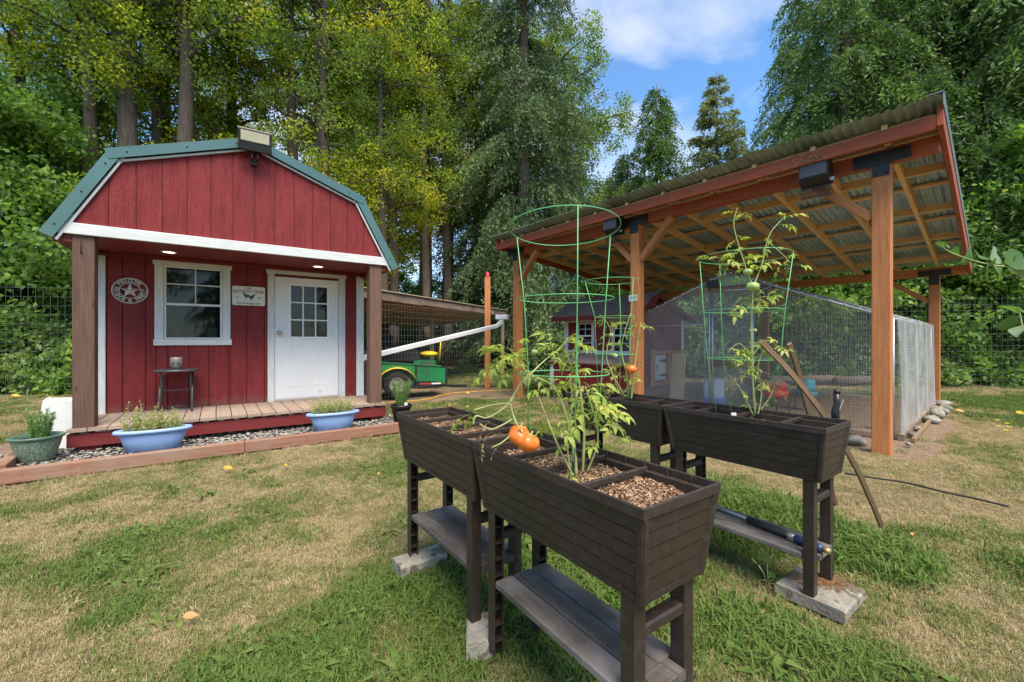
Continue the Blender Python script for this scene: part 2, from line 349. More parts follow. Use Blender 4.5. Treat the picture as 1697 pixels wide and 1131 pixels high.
    def prism(s, poly, fn, d0, d1):
        """poly in 2D, fn(a,b,d)->3D; extruded from d0 to d1"""
        n = len(poly); A = [fn(a, b, d0) for a, b in poly]; B = [fn(a, b, d1) for a, b in poly]
        ro = random.random() * 30
        fs = [tuple(range(n)), tuple(range(2 * n - 1, n - 1, -1))]
        us = [[(b + ro, a) for a, b in poly], [(b + ro, a) for a, b in reversed(poly)]]
        for i in range(n):
            j = (i + 1) % n; fs.append((i, n + i, n + j, j)); us.append([(poly[i][1], 0), (poly[i][1], .02), (poly[j][1], .02), (poly[j][1], 0)])
        return s.add(A + B, fs, us)
    def blob(s, c, r, n=10, m=7, wob=.12, seed=0, flat=1.0):
        rn = random.Random(seed); ph = [rn.uniform(0, 6.28) for _ in range(6)]
        vs = []; fs = []
        for i in range(m + 1):
            th = math.pi * i / m
            for k in range(n):
                a = 2 * math.pi * k / n
                w = 1 + wob * (math.sin(2 * a + ph[0]) * math.sin(th * 2 + ph[1]) + .6 * math.sin(3 * a + ph[2] + th * 2) * math.sin(th))
                vs.append((c[0] + r[0] * w * math.sin(th) * math.cos(a), c[1] + r[1] * w * math.sin(th) * math.sin(a), c[2] + r[2] * w * math.cos(th) * flat))
        for i in range(m):
            for k in range(n):
                j = (k + 1) % n; fs.append((i * n + k, (i + 1) * n + k, (i + 1) * n + j, i * n + j))
        return s.add(vs, fs, None, True)
    def build(s, name, mat, parent=None, **kw):
        me = bpy.data.meshes.new(name); me.from_pydata(s.v, [], s.f)
        uv = me.uv_layers.new(name='UVMap'); a = np.array(s.uv, dtype=np.float32).ravel()
        if len(a) == len(me.loops) * 2: uv.data.foreach_set('uv', a)
        me.polygons.foreach_set('use_smooth', s.sm); me.materials.append(mat); me.update()
        o = bpy.data.objects.new(name, me); link(o, parent)
        for k, v in kw.items(): o[k] = v
        return o
def raw_mesh(name, V, F, mat, rnd=None, smooth=False):
    """numpy quads"""
    me = bpy.data.meshes.new(name); nv = len(V); nf = len(F); k = F.shape[1]
    me.vertices.add(nv); me.vertices.foreach_set('co', V.astype(np.float32).ravel())
    me.loops.add(nf * k); me.loops.foreach_set('vertex_index', F.astype(np.int32).ravel())
    me.polygons.add(nf); me.polygons.foreach_set('loop_start', np.arange(0, nf * k, k, dtype=np.int32))
    if rnd is not None:
        at = me.attributes.new('rnd', 'FLOAT', 'FACE'); at.data.foreach_set('value', rnd.astype(np.float32))
    if smooth: me.polygons.foreach_set('use_smooth', np.ones(nf, dtype=bool))
    me.update(calc_edges=True); me.materials.append(mat); return me
def norm(a): return a / np.maximum(np.linalg.norm(a, axis=-1, keepdims=True), 1e-9)
def leaves(P, D, U, ln, wd, rnd, fold=.0):
    """kite leaves: P base, D direction, U side; returns V,F,rnd"""
    n = len(P); ln = np.broadcast_to(ln, n)[:, None]; wd = np.broadcast_to(wd, n)[:, None]
    N = np.cross(D, U)
    V = np.stack([P, P + D * ln * .45 + U * wd * .5 + N * wd * fold, P + D * ln, P + D * ln * .45 - U * wd * .5 + N * wd * fold], 1).reshape(-1, 3)
    F = np.arange(4 * n).reshape(-1, 4); return V, F, rnd
def dup(root, loc=None, rotz=None, scale=None, label=None):
    r = root.copy(); COL.objects.link(r)
    if loc is not None: r.location = loc
    if rotz is not None: r.rotation_euler = (0, 0, rotz)
    if scale is not None: r.scale = scale if hasattr(scale, '__len__') else (scale,) * 3
    if label: r['label'] = label
    for ch in list(root.children):
        c = ch.copy(); COL.objects.link(c); c.parent = r
        for g in list(ch.children):
            d = g.copy(); COL.objects.link(d); d.parent = c
    return r
def text_geo(st, size=1.0, extrude=.0):
    cu = bpy.data.curves.new('t', 'FONT'); cu.body = st; cu.size = size; cu.extrude = extrude; cu.align_x = 'CENTER'; cu.align_y = 'CENTER'
    cu.resolution_u = 3; cu.offset = .022 * size
    o = bpy.data.objects.new('t', cu); COL.objects.link(o); bpy.context.view_layer.update()
    me = bpy.data.meshes.new_from_object(o.evaluated_get(bpy.context.evaluated_depsgraph_get()))
    v = [tuple(x.co) for x in me.vertices]; f = [tuple(p.vertices) for p in me.polygons]
    bpy.data.objects.remove(o); bpy.data.curves.remove(cu); bpy.data.meshes.remove(me); return v, f
def add_text(mb, st, size, fn, extrude=0.001):
    v, f = text_geo(st, size, extrude); mb.add([fn(*p) for p in v], f)
def G(px, py, z=0.0):
    """a photo pixel to the place on the plane at height z"""
    Z = (CAM_H - z) * F_PX / (py - CY); return Vector(((px - CX) / F_PX * Z, Z, z))
def at(px, py, Z): return Vector(((px - CX) / F_PX * Z, Z, CAM_H - (py - CY) / F_PX * Z))
def vnoise(x, y, sc_, seed):
    """value noise 0..1"""
    x = np.asarray(x) * sc_; y = np.asarray(y) * sc_
    xi = np.floor(x).astype(np.int64); yi = np.floor(y).astype(np.int64); fx = x - xi; fy = y - yi
    fx = fx * fx * (3 - 2 * fx); fy = fy * fy * (3 - 2 * fy)
    def h(a, b):
        n = (a * 374761393 + b * 668265263 + seed * 1442695041) & 0xffffffff
        n = ((n ^ (n >> 13)) * 1274126177) & 0xffffffff
        return ((n ^ (n >> 16)) & 0xffff) / 65535.0
    return (h(xi, yi) * (1 - fx) + h(xi + 1, yi) * fx) * (1 - fy) + (h(xi, yi + 1) * (1 - fx) + h(xi + 1, yi + 1) * fx) * fy
def fbm(x, y, s, seed, o=4):
    t = 0; a = 1; k = 0
    for i in range(o): t = t + a * vnoise(x, y, s * 2 ** i, seed + i * 17); k += a; a *= .55
    return t / k
# ------------------------------------------------------------------ frames of the big things
SH_O = Vector((-4.160, 3.986, 0)); SH_R = math.atan2(.5724, .82)
SHD = Vector((.82, .5724, 0)); SHN = Vector((-.5724, .82, 0))
def SHW(s, t, z=0): return SH_O + SHD * s + SHN * t + Vector((0, 0, z))
PV_O = Vector((3.646, 4.16, 0)); PV_R = math.atan2(-.755, .656)
PVX = Vector((.656, -.755, 0)); PVY = Vector((.755, .656, 0))
def PVW(x, y, z=0): return PV_O + PVX * x + PVY * y + Vector((0, 0, z))

# ------------------------------------------------------------------ ground
GREEN = [(.15, 1.95, .42, 1.0), (-.32, 1.95, .15, .7), (1.55, 2.6, .48, 1.0), (1.85, 2.15, .22, .9), (.95, 1.55, .20, .7), (2.45, 2.0, .30, .55), (.75, 2.1, .30, .6),
         (-.65, 1.75, .12, .7), (-1.1, 3.8, .4, .3), (-2.0, 2.3, .18, .6), (.2, 3.3, .6, .4), (-.6, 1.40, .09, .7), (-2.6, 2.0, .22, .4), (2.9, 2.4, .35, .5), (1.2, 1.42, .18, .5), (8.5, 7.6, 2.0, .85), (1.0, 15.0, 5, .5), (-1.0, 8.0, 1.5, .5), (-1.6, 1.7, .16, .6), (-.9, 1.42, .12, .6)]
def dryness(x, y):
    d = .75 * fbm(x, y, 1.5, 3, 4) + .70 * fbm(x, y, 5.0, 9, 3) - .25 - .25 * (fbm(x, y, .45, 31, 2) - .5)
    d = (d - .20) / .78 + .38
    d = np.where(np.asarray(x) > 1.9, d + .16, d)
    for gx, gy, r, s in GREEN:
        wob = .6 + .8 * fbm(x, y, 3.0, 51, 3)
        d = d - s * np.exp(-((x - gx) ** 2 + (y - gy) ** 2) / (r * wob) ** 2)
    return np.clip(d, 0, 1)
def inside_rect(x, y, o, ax, ay, x0, x1, y0, y1):
    u = (x - o.x) * ax.x + (y - o.y) * ax.y; v = (x - o.x) * ay.x + (y - o.y) * ay.y
    return (u > x0) & (u < x1) & (v > y0) & (v < y1)
_e = .58
def gravel_mask(x, y): return inside_rect(x, y, SH_O, SHD, SHN, -.9, 3.15, -_e, 1.2) | inside_rect(x, y, SH_O, SHD, SHN, -.4, 3.3, 1, 4)
def dirt_mask(x, y):
    w = (fbm(x, y, 1.6, 77, 3) - .5) * .5
    u = (x - PV_O.x) * PVX.x + (y - PV_O.y) * PVX.y; v = (x - PV_O.x) * PVY.x + (y - PV_O.y) * PVY.y
    a = (u > -5.0 + w) & (u < .32 + w * .6) & (v > -.1 + w) & (v < 5.5 + w)
    b = ((x + .9) ** 2 / 1.6 + (y - 8.9) ** 2 / 1.0 < 1 + w) | (((x + 2.2) ** 2 / 1.9 + (y - 8.4) ** 2 / 1.6) < 1 + w)
    return a | b
xs = np.concatenate([-8 - np.cumsum(.3 * 1.12 ** np.arange(40))[::-1], np.arange(-8, 9, .065), 9 + np.cumsum(.3 * 1.12 ** np.arange(40))])
ys = np.concatenate([-1 - np.cumsum(.5 * 1.2 ** np.arange(24))[::-1], np.arange(-1, 1, .25), np.arange(1, 12, .065), 12 + np.cumsum(.15 * 1.1 ** np.arange(52))])
X, Y = np.meshgrid(xs, ys); DR = dryness(X, Y); GMK = gravel_mask(X, Y); DMK = dirt_mask(X, Y)
Zg = (fbm(X, Y, .8, 5, 3) - .5) * .035 - .02 + np.where(GMK, -.01, 0)
nx, ny = len(xs), len(ys); idx = np.arange(nx * ny).reshape(ny, nx)
Fq = np.stack([idx[:-1, :-1], idx[:-1, 1:], idx[1:, 1:], idx[1:, :-1]], -1).reshape(-1, 4)
gm, nt, p = new_mat('lawn_ground')
a1 = nd(nt, 'ShaderNodeAttribute', attribute_name='dry'); a2 = nd(nt, 'ShaderNodeAttribute', attribute_name='dirt')
v = coords(nt, 'Object', (1, 1, 1)); f1 = noise(nt, v, 30, 6, .7); f2 = noise(nt, v, 5, 5)
GRASS_STOPS = [(0, (.06, .12, .022)), (.35, (.12, .16, .04)), (.6, (.24, .22, .08)), (1, (.42, .31, .17))]
ad = nd(nt, 'ShaderNodeMath', operation='MULTIPLY_ADD'); ad.inputs[1].default_value = .35; nt.links.new(f1, ad.inputs[0]); nt.links.new(a1.outputs['Fac'], ad.inputs[2])
sb = nd(nt, 'ShaderNodeMath', operation='SUBTRACT'); sb.inputs[1].default_value = .17; nt.links.new(ad.outputs[0], sb.inputs[0])
c = ramp(nt, sb.outputs[0], [(q, sc(k, .5)) for q, k in GRASS_STOPS])
dc = ramp(nt, f1, [(.3, (.13, .09, .06)), (.55, (.27, .19, .13)), (.75, (.38, .29, .20))])
dd = nd(nt, 'ShaderNodeMath', operation='MULTIPLY_ADD'); dd.inputs[1].default_value = .6; dd.use_clamp = True
nt.links.new(f2, dd.inputs[0]); nt.links.new(a2.outputs['Fac'], dd.inputs[2]); df = ramp(nt, dd.outputs[0], [(.75, (0, 0, 0)), (.9, (1, 1, 1))])
c = mixc(nt, df, c, dc); nt.links.new(c, p.inputs['Base Color']); p.inputs['Roughness'].default_value = .95; p.inputs['Specular IOR Level'].default_value = .15
bump(nt, p, f1, .02)
me = raw_mesh('ground', np.stack([X, Y, Zg], -1).reshape(-1, 3), Fq, gm, None, True)
for nm, arr in (('dry', DR), ('dirt', (GMK | DMK).astype(float))):
    at_ = me.attributes.new(nm, 'FLOAT', 'POINT'); at_.data.foreach_set('value', arr.astype(np.float32).ravel())
ground = bpy.data.objects.new('ground', me); link(ground); ground['kind'] = 'structure'

# ------------------------------------------------------------------ the red shed
shed = thing('red_shed', 'red barn-style shed with green roof edges, white trim and a plank porch', 'shed', SH_O, SH_R)
W_, TW = 2.95, .95; ZD = .25
KN = [(-.20, 2.08), (.27, 2.955), (1.475, 3.39), (2.68, 2.955), (3.15, 2.08)]   # roof outline, outer
def roof_z(s, off=0):
    for (a, b), (c_, d_) in zip(KN, KN[1:]):
        if a <= s <= c_: return b + (d_ - b) * (s - a) / (c_ - a) - off
    return 2.0
GI = [(0, 2.10), (0, 2.31), (.335, 2.875), (1.475, 3.285), (2.615, 2.875), (2.95, 2.31), (2.95, 2.10)]
def gab(s):
    for (a, b), (c_, d_) in zip(GI[1:6], GI[2:6]):
        if a <= s <= c_ and c_ > a: return b + (d_ - b) * (s - a) / (c_ - a)
    return 2.31
FN = lambda a, b, d: (a, d, b)
# gable siding, strip by strip
g0 = .057; edges = [.004] + [g0 + .2033 * i for i in range(1, 15) if g0 + .2033 * i < 2.90] + [2.946]
for a, b in zip(edges, edges[1:]):
    a_, b_ = a + .005, b - .005
    ks = [k for k in (.335, 1.475, 2.615) if a_ < k < b_]
    poly = [(a_, 2.19), (b_, 2.19), (b_, gab(b_))] + [(k, gab(k)) for k in reversed(ks)] + [(a_, gab(a_))]
    MB().prism(poly, FN, .0, .016).build('siding_panel', M['red'], shed)
MB().prism([(.01, 2.15)] + [(x, z - .005) for x, z in GI[1:6]] + [(2.94, 2.15)], FN, .012, .05).build('gable_backing', M['redtrim'], shed)
# white board, corner triangles
mb = MB().box((-.085, -.03, 2.09), (3.03, .0, 2.197))
for sg, x0 in ((1, -.03), (-1, 2.98)):
    mb.prism([(x0, 2.197), (x0 + sg * .045, 2.197), (x0 + sg * .045, 2.36), (x0 - sg * .03, 2.24)][::sg], FN, -.02, .0)
mb.build('white_fascia_board', M['white'], shed)
# white edge line beneath the roof metal, then the metal edge trim
for i, ((a, b), (c_, d_)) in enumerate(zip(KN, KN[1:])):
    p0 = Vector((a, 0, b)); p1 = Vector((c_, 0, d_)); dr = (p1 - p0).normalized(); nn = Vector((dr.z, 0, -dr.x))
    lo = .10
    if nn.z > 0: nn = -nn
    e0 = .04 if i in (1,) else 0; e1 = .04 if i == 2 else 0
    q0 = p0 - dr * e0 - Vector((0, .055 if i in (1, 2) else .05, 0)) + nn * lo / 2; q1 = p1 + dr * e1 - Vector((0, .055 if i in (1, 2) else .05, 0)) + nn * lo / 2
    MB().bar(q0, q1, .012, lo, nn, .002).build('roof_edge_trim', M['greenmetal'], shed)
    r0 = p0 + nn * .118 - Vector((0, .022, 0)); r1 = p1 + nn * .118 - Vector((0, .022, 0))
    MB().bar(r0, r1, .02, .022, nn, .002).build('trim_board', M['white'], shed)
    # roof panel running back
    m0 = p0 + nn * .02; m1 = p1 + nn * .02; vs = []; fs = []; n = 26; Lr = (m1 - m0).length
    for k in range(n + 1):
        q = m0.lerp(m1, k / n)
        for y in (-.05, 3.6): vs.append((q.x, y, q.z)); 
    for k in range(n + 1):
        q = m0.lerp(m1, k / n) + nn * .012
        for y in (-.05, 3.6): vs.append((q.x, y, q.z))
    o = 2 * (n + 1)
    for k in range(n): fs += [(2 * k, 2 * k + 1, 2 * k + 3, 2 * k + 2), (o + 2 * k, o + 2 * k + 2, o + 2 * k + 3, o + 2 * k + 1)]
    MB().add(vs, fs).build('roof_panel', M['greenmetal'], shed)
    for f_ in (.12, .5, .85):
        c0 = q0.lerp(q1, f_); MB().blob((c0.x, c0.y - .008, c0.z), (.009, .006, .009), 6, 4, 0).build('screw', M['black'], shed) if i in (0, 1) or f_ > .5 else None
# walls
wall = MB().box((0, TW + .02, ZD - .15), (W_, TW + .06, 2.5), 0)
# front wall backing has the window opening cut out: build as pieces
WX0, WX1, WZ0, WZ1 = .60, 1.19, 1.12, 2.00
wall = MB(); wall.box((0.02, TW + .018, .12), (WX0, TW + .06, 2.45), 0); wall.box((WX1, TW + .018, .12), (W_ - .02, TW + .06, 2.45), 0)
wall.box((WX0, TW + .018, .12), (WX1, TW + .06, WZ0), 0); wall.box((WX0, TW + .018, WZ1), (WX1, TW + .06, 2.45), 0)
wall.box((0.0, TW + .07, .12), (.04, 3.5, 2.2), 0); wall.box((W_ - .04, TW + .07, .12), (W_, 3.5, 2.2), 0)
wall.build('wall_backing', M['redtrim'], shed)
MB().prism([(0.03, .1)] + [(x, z - .03) for x, z in GI[1:6]] + [(2.92, .1)], FN, 3.5, 3.55).build('rear_wall', M['redtrim'], shed)
# front wall siding strips
wedges = [.095] + [.095 + .135 + .2033 * i for i in range(0, 14) if .23 + .2033 * i < 2.83] + [2.855]
def strip(a, b, z0, z1):
    if b - a > .02: MB().box((a + .005, TW, z0), (b - .005, TW + .016, z1), .002).build('siding_panel', M['red'], shed)
for a, b in zip(wedges, wedges[1:]):
    if b <= .53 or a >= 1.27 and b <= 1.70 or a >= 2.70: strip(a, b, ZD, 2.12)
    elif a < .53 or (b > 1.27 and a < 1.27) :
        # partly behind window casing
        lo, hi = a, b
        strip(a, min(b, .53), ZD, 2.12) if a < .53 else None
        strip(max(a, 1.27), b, ZD, 2.12) if b > 1.27 else None
        strip(max(a, .53), min(b, 1.27), ZD, 1.05)
    elif a < 1.27: strip(a, b, ZD, 1.05)
    elif a < 1.70: strip(a, 1.70, ZD, 2.12)
    elif b > 2.70: strip(2.70, b, ZD, 2.12)
for x in (0.0, 2.86):
    MB().box((x - .004, TW - .014, ZD), (x + .088, TW - .001, 2.09)).build('corner_trim', M['white'], shed)
# side wall strips (right side is glimpsed)
for sx in (-.012, W_ + .001):
    for k in range(12):
        MB().box((sx, TW + .08 + k * .203, .14), (sx + .012, TW + .275 + k * .203, 2.15), .002).build('side_siding', M['red'], shed)
    MB().box((sx - .004, TW - .012, .14), (sx + .016, TW + .075, 2.1)).build('side_trim', M['white'], shed)
# porch ceiling and beams
MB().box((-.10, .0, 2.10), (3.05, TW - .0, 2.112), 0).build('porch_ceiling', M['redtrim'], shed)
MB().box((-.06, .01, 2.02), (.02, TW - .02, 2.098)).box((2.93, .01, 2.02), (3.01, TW - .02, 2.098)).box((.0, TW - .05, 2.05), (W_, TW - .015, 2.098)).build('porch_beam', M['redtrim'], shed)
for s in (.0, W_):   # soffit strips under the eaves
    x0, x1 = (-.16, -.0) if s == 0 else (2.96, 3.11)
    MB().box((x0, .0, 2.055), (x1, 3.5, 2.07), 0).build('soffit', M['redtrim'], shed)
# recessed lamps
for cxs in ((280, 418), (527, 442)):
    Z = (2.098 - CAM_H) * F_PX / (CY - cxs[1]); w = Vector(((cxs[0] - CX) / F_PX * Z, Z, 0)) - SH_O
    s, t = w.dot(SHD), w.dot(SHN)
    rl = MB().lathe([(.075, .0), (.078, -.006), (.06, -.008), (.056, -.002)], (s, t, 2.099), 24).build('lamp_ring', M['whitep'], shed)
    MB().lathe([(.056, -.003), (.0001, -.004)], (s, t, 2.099), 20).build('lamp_lens', M['bullet'], rl)
# posts
for x in (0.005, 2.785):
    MB().box((x, .0, ZD), (x + .155, .155, 2.088), .006).build('porch_post', M['brownpost'], shed)
# deck boards run front to back; each ends over the front joist
n = 21; bw = 3.02 / n
for i in range(n):
    x = -.03 + i * bw
    MB().box((x + .003, -.035 + random.uniform(-.003, .003), ZD - .03), (x + bw - .004, TW - .002, ZD), .003).build('deck_board', M['deck'], shed)
MB().box((-.03, -.012, .072), (2.99, .03, ZD - .05), .003).box((-.03, .03, .072), (.02, TW, ZD - .05)).box((2.94, .03, .072), (2.99, TW, ZD - .05)).build('rim_joist', M['redtrim'], shed)
for i in range(44):
    x = -.01 + i * .068
    if i % 2: MB().box((x, -.020, ZD - .048), (x + .05, .0, ZD - .031), .001).build('deck_cleat', M['black' if 0 else 'deck'], shed)
for x in (.05, 2.80): MB().box((x, .02, -.02), (x + .16, .30, .072)).build('skid_block', M['redtrim'], shed)
MB().box((.3, .55, -.02), (2.7, .9, .2), 0).build('skid', M['redtrim'], shed)
# window
win = MB(); cy0 = TW - .020
casing = [((.505, 1.04), (.605, 2.05)), ((1.185, 1.04), (1.285, 2.05))]
wf = MB()
wf.box((.515, TW - .018, 1.10), (.600, TW + .0, 2.00)).box((1.185, TW - .018, 1.10), (1.272, TW + .0, 2.00))
wf.box((.50, TW - .020, 2.00), (1.287, TW + .0, 2.085)).box((.505, TW - .022, 1.025), (1.285, TW + .0, 1.10))
window = wf.build('window', M['white'], shed)
fr = MB(); a, b, z0, z1, zm = .602, 1.183, 1.102, 1.998, 1.53
fr.box((a, TW - .006, z0), (a + .022, TW + .03, z1)).box((b - .022, TW - .006, z0), (b, TW + .03, z1)).box((a + .022, TW - .005, z1 - .022), (b - .022, TW + .03, z1)).box((a + .022, TW - .005, z0), (b - .022, TW + .03, z0 + .02))
fr.box((a + .022, TW - .002, zm - .014), (b - .022, TW + .03, zm + .014)); fr.box((a + .3, TW + .004, zm + .014), (a + .312, TW + .016, z1 - .022)); fr.box((a + .022, TW + .005, 1.77), (a + .3, TW + .015, 1.784)); fr.box((a + .312, TW + .005, 1.77), (b - .022, TW + .015, 1.784))
fr.build('window_frame', M['whitep'], window)
MB().box((a + .02, TW + .018, z0 + .02), (b - .02, TW + .022, z1 - .02), 0).build('pane', M['glass'], window)
# interior seen through the window
MB().box((.06, 2.6, .3), (2.88, 2.64, 2.6), 0).box((.06, TW + .07, .27), (2.88, 2.6, .30), 0).build('interior', M['darkroom'], shed)
cnt = MB().box((.45, TW + .08, 1.06), (1.5, TW + .45, 1.095)).build('counter', M['lid'], shed)
def inner(name, label, cat, mb, mat):
    o = mb.build(name, mat); o.location = SH_O; o.rotation_euler = (0, 0, SH_R); return tag(o, label, cat)
inner('paper_roll', 'white paper towel roll standing inside the shed window', 'paper roll', MB().lathe([(.0, 0), (.05, 0), (.05, .24), (.015, .24), (.015, .2)], (.845, TW + .17, 1.096)), M['whitep'])
ij = thing('storage_jar', 'clear lidded jar inside the shed window beside the paper roll', 'jar', SHW(.72, TW + .15, 1.096), SH_R)
MB().lathe([(0, 0), (.055, 0), (.06, .05), (.058, .12), (.04, .135)]).build('jar', M['tin'], ij); MB().lathe([(.043, .135), (.043, .16), (0, .165)]).build('lid', M['signred'], ij)
inner('feed_tin', 'small dark printed tin at the right end of the shed window ledge', 'tin', MB().box((1.03, TW + .1, 1.096), (1.13, TW + .18, 1.25)), M['signwhite'])
# door
dx0, dx1, dz0, dz1 = 1.775, 2.60, ZD + .035, 1.962
dtr = MB().box((1.69, TW - .02, ZD), (dx0, TW, 2.0)).box((dx1, TW - .02, ZD), (2.695, TW, 2.0)).box((1.675, TW - .023, 2.0), (2.71, TW, 2.07))
dtr.build('door_casing', M['white'], shed)
door = MB()
Wd = dx1 - dx0; gx0, gx1, gz0, gz1 = dx0 + .19, dx1 - .15, 1.13, 1.86
door.box((dx0 + .004, TW - .008, dz0), (gx0, TW + .017, dz1), .002).box((gx1, TW - .008, dz0), (dx1 - .004, TW + .017, dz1), .002).box((gx0, TW - .008, gz1), (gx1, TW + .017, dz1), .002).box((gx0, TW - .008, dz0), (gx1, TW + .017, gz0), .002)
door = door.build('door', M['door'], shed)
gf = MB().box((gx0 - .02, TW - .016, gz0 - .02), (gx1 + .02, TW - .008, gz0 + .008)).box((gx0 - .02, TW - .016, gz1 - .008), (gx1 + .02, TW - .008, gz1 + .02)).box((gx0 - .02, TW - .016, gz0 + .008), (gx0 + .008, TW - .008, gz1 - .008)).box((gx1 - .008, TW - .016, gz0 + .008), (gx1 + .02, TW - .008, gz1 - .008))
for k in (1, 2):
    x = gx0 + (gx1 - gx0) * k / 3; gf.box((x - .009, TW - .014, gz0 + .008), (x + .009, TW - .002, gz1 - .008), .002)
    z = gz0 + (gz1 - gz0) * k / 3; gf.box((gx0 + .008, TW - .0135, z - .009), (gx1 - .008, TW - .003, z + .009), .002)
gf.build('door_window_frame', M['door'], door)
for i in range(3):
    for j in range(3):
        x = gx0 + (gx1 - gx0) * i / 3; z = gz0 + (gz1 - gz0) * j / 3
        MB().box((x + .005, TW + .0, z + .005), (x + (gx1 - gx0) / 3 - .005, TW + .004, z + (gz1 - gz0) / 3 - .005), 0).build('pane', M['glass'], door)
for x0, x1 in ((dx0 + .155, dx0 + .345), (dx0 + .49, dx0 + .665)):
    p_ = MB()
    for q in range(2):
        i_ = q * .018; d_ = -.012 + q * 0
        p_.box((x0 + i_, TW - .0125, .44 + i_), (x0 + i_ + .007, TW - .0075, .96 - i_), .002).box((x1 - i_ - .007, TW - .0125, .44 + i_), (x1 - i_, TW - .0075, .96 - i_), .002).box((x0 + i_ + .007, TW - .0125, .953 - i_), (x1 - i_ - .007, TW - .0075, .96 - i_), .002).box((x0 + i_ + .007, TW - .0125, .44 + i_), (x1 - i_ - .007, TW - .0075, .447 + i_), .002)
    p_.build('raised_panel', M['door'], door)
MB().lathe([(.03, 0), (.032, .006), (.012, .010), (.012, .03), (.026, .038), (.028, .052), (.018, .064), (0.0001, .066)], (0, 0, 0), 20).build('handle', M['tin'], door)
h = bpy.context.scene.objects.get('handle'); h.rotation_euler = (R(90), 0, 0); h.location = (dx0 + .06, TW - .008, 1.19)
MB().box((dx0 - .01, TW - .05, ZD), (dx1 + .01, TW, ZD + .034), .004).build('threshold', M['tin'], shed)
# hook on left post
MB().tube([(.07, -.02, 2.03), (.07, -.035, 1.99), (.075, -.04, 1.93), (.07, -.02, 1.91), (.066, -.012, 1.94)], .005, 6).build('hook', M['black'], shed)
# floodlight at the gable peak
fl = thing('floodlight', 'black floodlight with pale lens under the peak of the red shed', 'floodlight', SHW(1.475, -.04, 3.125), SH_R)
MB().box((-.03, .0, -.05), (.03, .05, .01)).box((-.035, -.10, -.005), (-.022, .02, .085)).box((.022, -.10, -.005), (.035, .02, .085)).build('bracket', M['black'], fl)
hd = MB().box((-.16, -.03, -.10), (.16, .03, .12), .008).build('lamp_head', M['black'], fl); hd.location = (0, -.13, .16); hd.rotation_euler = (R(12), 0, R(-2))
MB().box((-.135, -.036, -.005), (.135, -.030, .100), .003).build('lens', M['floodglass'], hd)
MB().box((-.165, -.012, .121), (.165, .034, .130), .003).build('top_edge', M['tin'], hd)

# star sign
st = thing('star_sign', 'round metal WELCOME star sign hung left of the shed window', 'wall sign', SHW(.297, TW - .012, 1.665), SH_R)
FV = lambda x, y, z: (x, -z, y)
rg = MB()
def ringflat(mb, r0, r1, n=48, ry=.92, z0=0, z1=.004):
    vs = []
    for r, z in ((r0, z1), (r1, z1), (r1, z0), (r0, z0)):
        for k in range(n): a = 2 * math.pi * k / n; vs.append(FV(r * math.cos(a), r * ry * math.sin(a), z))
    fs = []
    for q in range(4):
        for k in range(n): j = (k + 1) % n; fs.append((q * n + k, q * n + j, ((q + 1) % 4) * n + j, ((q + 1) % 4) * n + k))
    mb.add(vs, fs)
ringflat(rg, .150, .163); ringflat(rg, .090, .099); rg.build('ring', M['tin'], st)
sb_ = MB(); vs = [FV(0, 0, .018)]
for k in range(10):
    a = math.pi / 2 + k * math.pi / 5; r = .094 if k % 2 == 0 else .038; vs.append(FV(r * math.cos(a), r * .92 * math.sin(a), .003))
sb_.add(vs, [(0, 1 + k, 1 + (k + 1) % 10) for k in range(10)]); sb_.build('star', M['tin'], st)
lt = MB()
def arc_text(mb, s, mid, span, rad, size, flip=False):
    for i, ch in enumerate(s):
        a = mid - (i - (len(s) - 1) / 2) * span * (-1 if flip else 1)
        ro = a - math.pi / 2 + (math.pi if flip else 0); ca, sa = math.cos(ro), math.sin(ro)
        def f(x, y, z, a=a, ca=ca, sa=sa):
            X_, Y_ = x * ca - y * sa + rad * math.cos(a), x * sa + y * ca + rad * math.sin(a)
            return FV(X_, Y_ * .92, z + .002)
        if ch != ' ': add_text(mb, ch, size, f, .002)
arc_text(lt, 'WELCOME', R(90), R(14.5), .125, .062)
arc_text(lt, 'FRIENDS', R(205), R(13), .125, .058, True); arc_text(lt, '&', R(270), R(12), .125, .058, True); arc_text(lt, 'FAMILY', R(333), R(13), .125, .058, True)
lt.build('lettering', M['tin'], st)
# chicken coop sign
cs = thing('coop_sign', 'white enamel CHICKEN COOP sign on the red wall between window and door', 'sign', SHW(1.475, TW - .006, 1.675), SH_R)
pl = []
for cx_, cz_, a0 in ((.165, .105, 0), (-.165, .105, 90), (-.165, -.105, 180), (.165, -.105, 270)):
    for k in range(5): a = R(a0 + k * 22.5); pl.append((cx_ + .02 * math.cos(a), cz_ + .02 * math.sin(a)))
MB().prism(pl, FN, -.004, .002).build('plate', M['signwhite'], cs)
t_ = MB()
s_ = 'CHICKEN COOP'
for i, ch in enumerate(s_):
    x = -.155 + i * .0282; k = x / .17
    if ch != ' ': add_text(t_, ch, .046 + .014 * k * k, lambda X_, Y_, Z_, x=x, k=k: (x + X_, -.0052 - Z_, Y_ + .064 - .016 * k * k + .0 * X_), .0004)
t_.build('red_lettering', M['signred'], cs)
t_ = MB(); add_text(t_, "KIM'S", .026, lambda x, y, z: (x, -.0052 - z, y + .102), .0004)
add_text(t_, 'Est.', .024, lambda x, y, z: (x - .125, -.0052 - z, y - .02), .0004); add_text(t_, '2019', .024, lambda x, y, z: (x + .125, -.0052 - z, y - .02), .0004)
add_text(t_, 'Farm Fresh Eggs Daily', .030, lambda x, y, z: (x, -.0052 - z, y - .098), .0004)
t_.build('dark_lettering', M['signink'], cs)
t_ = MB()
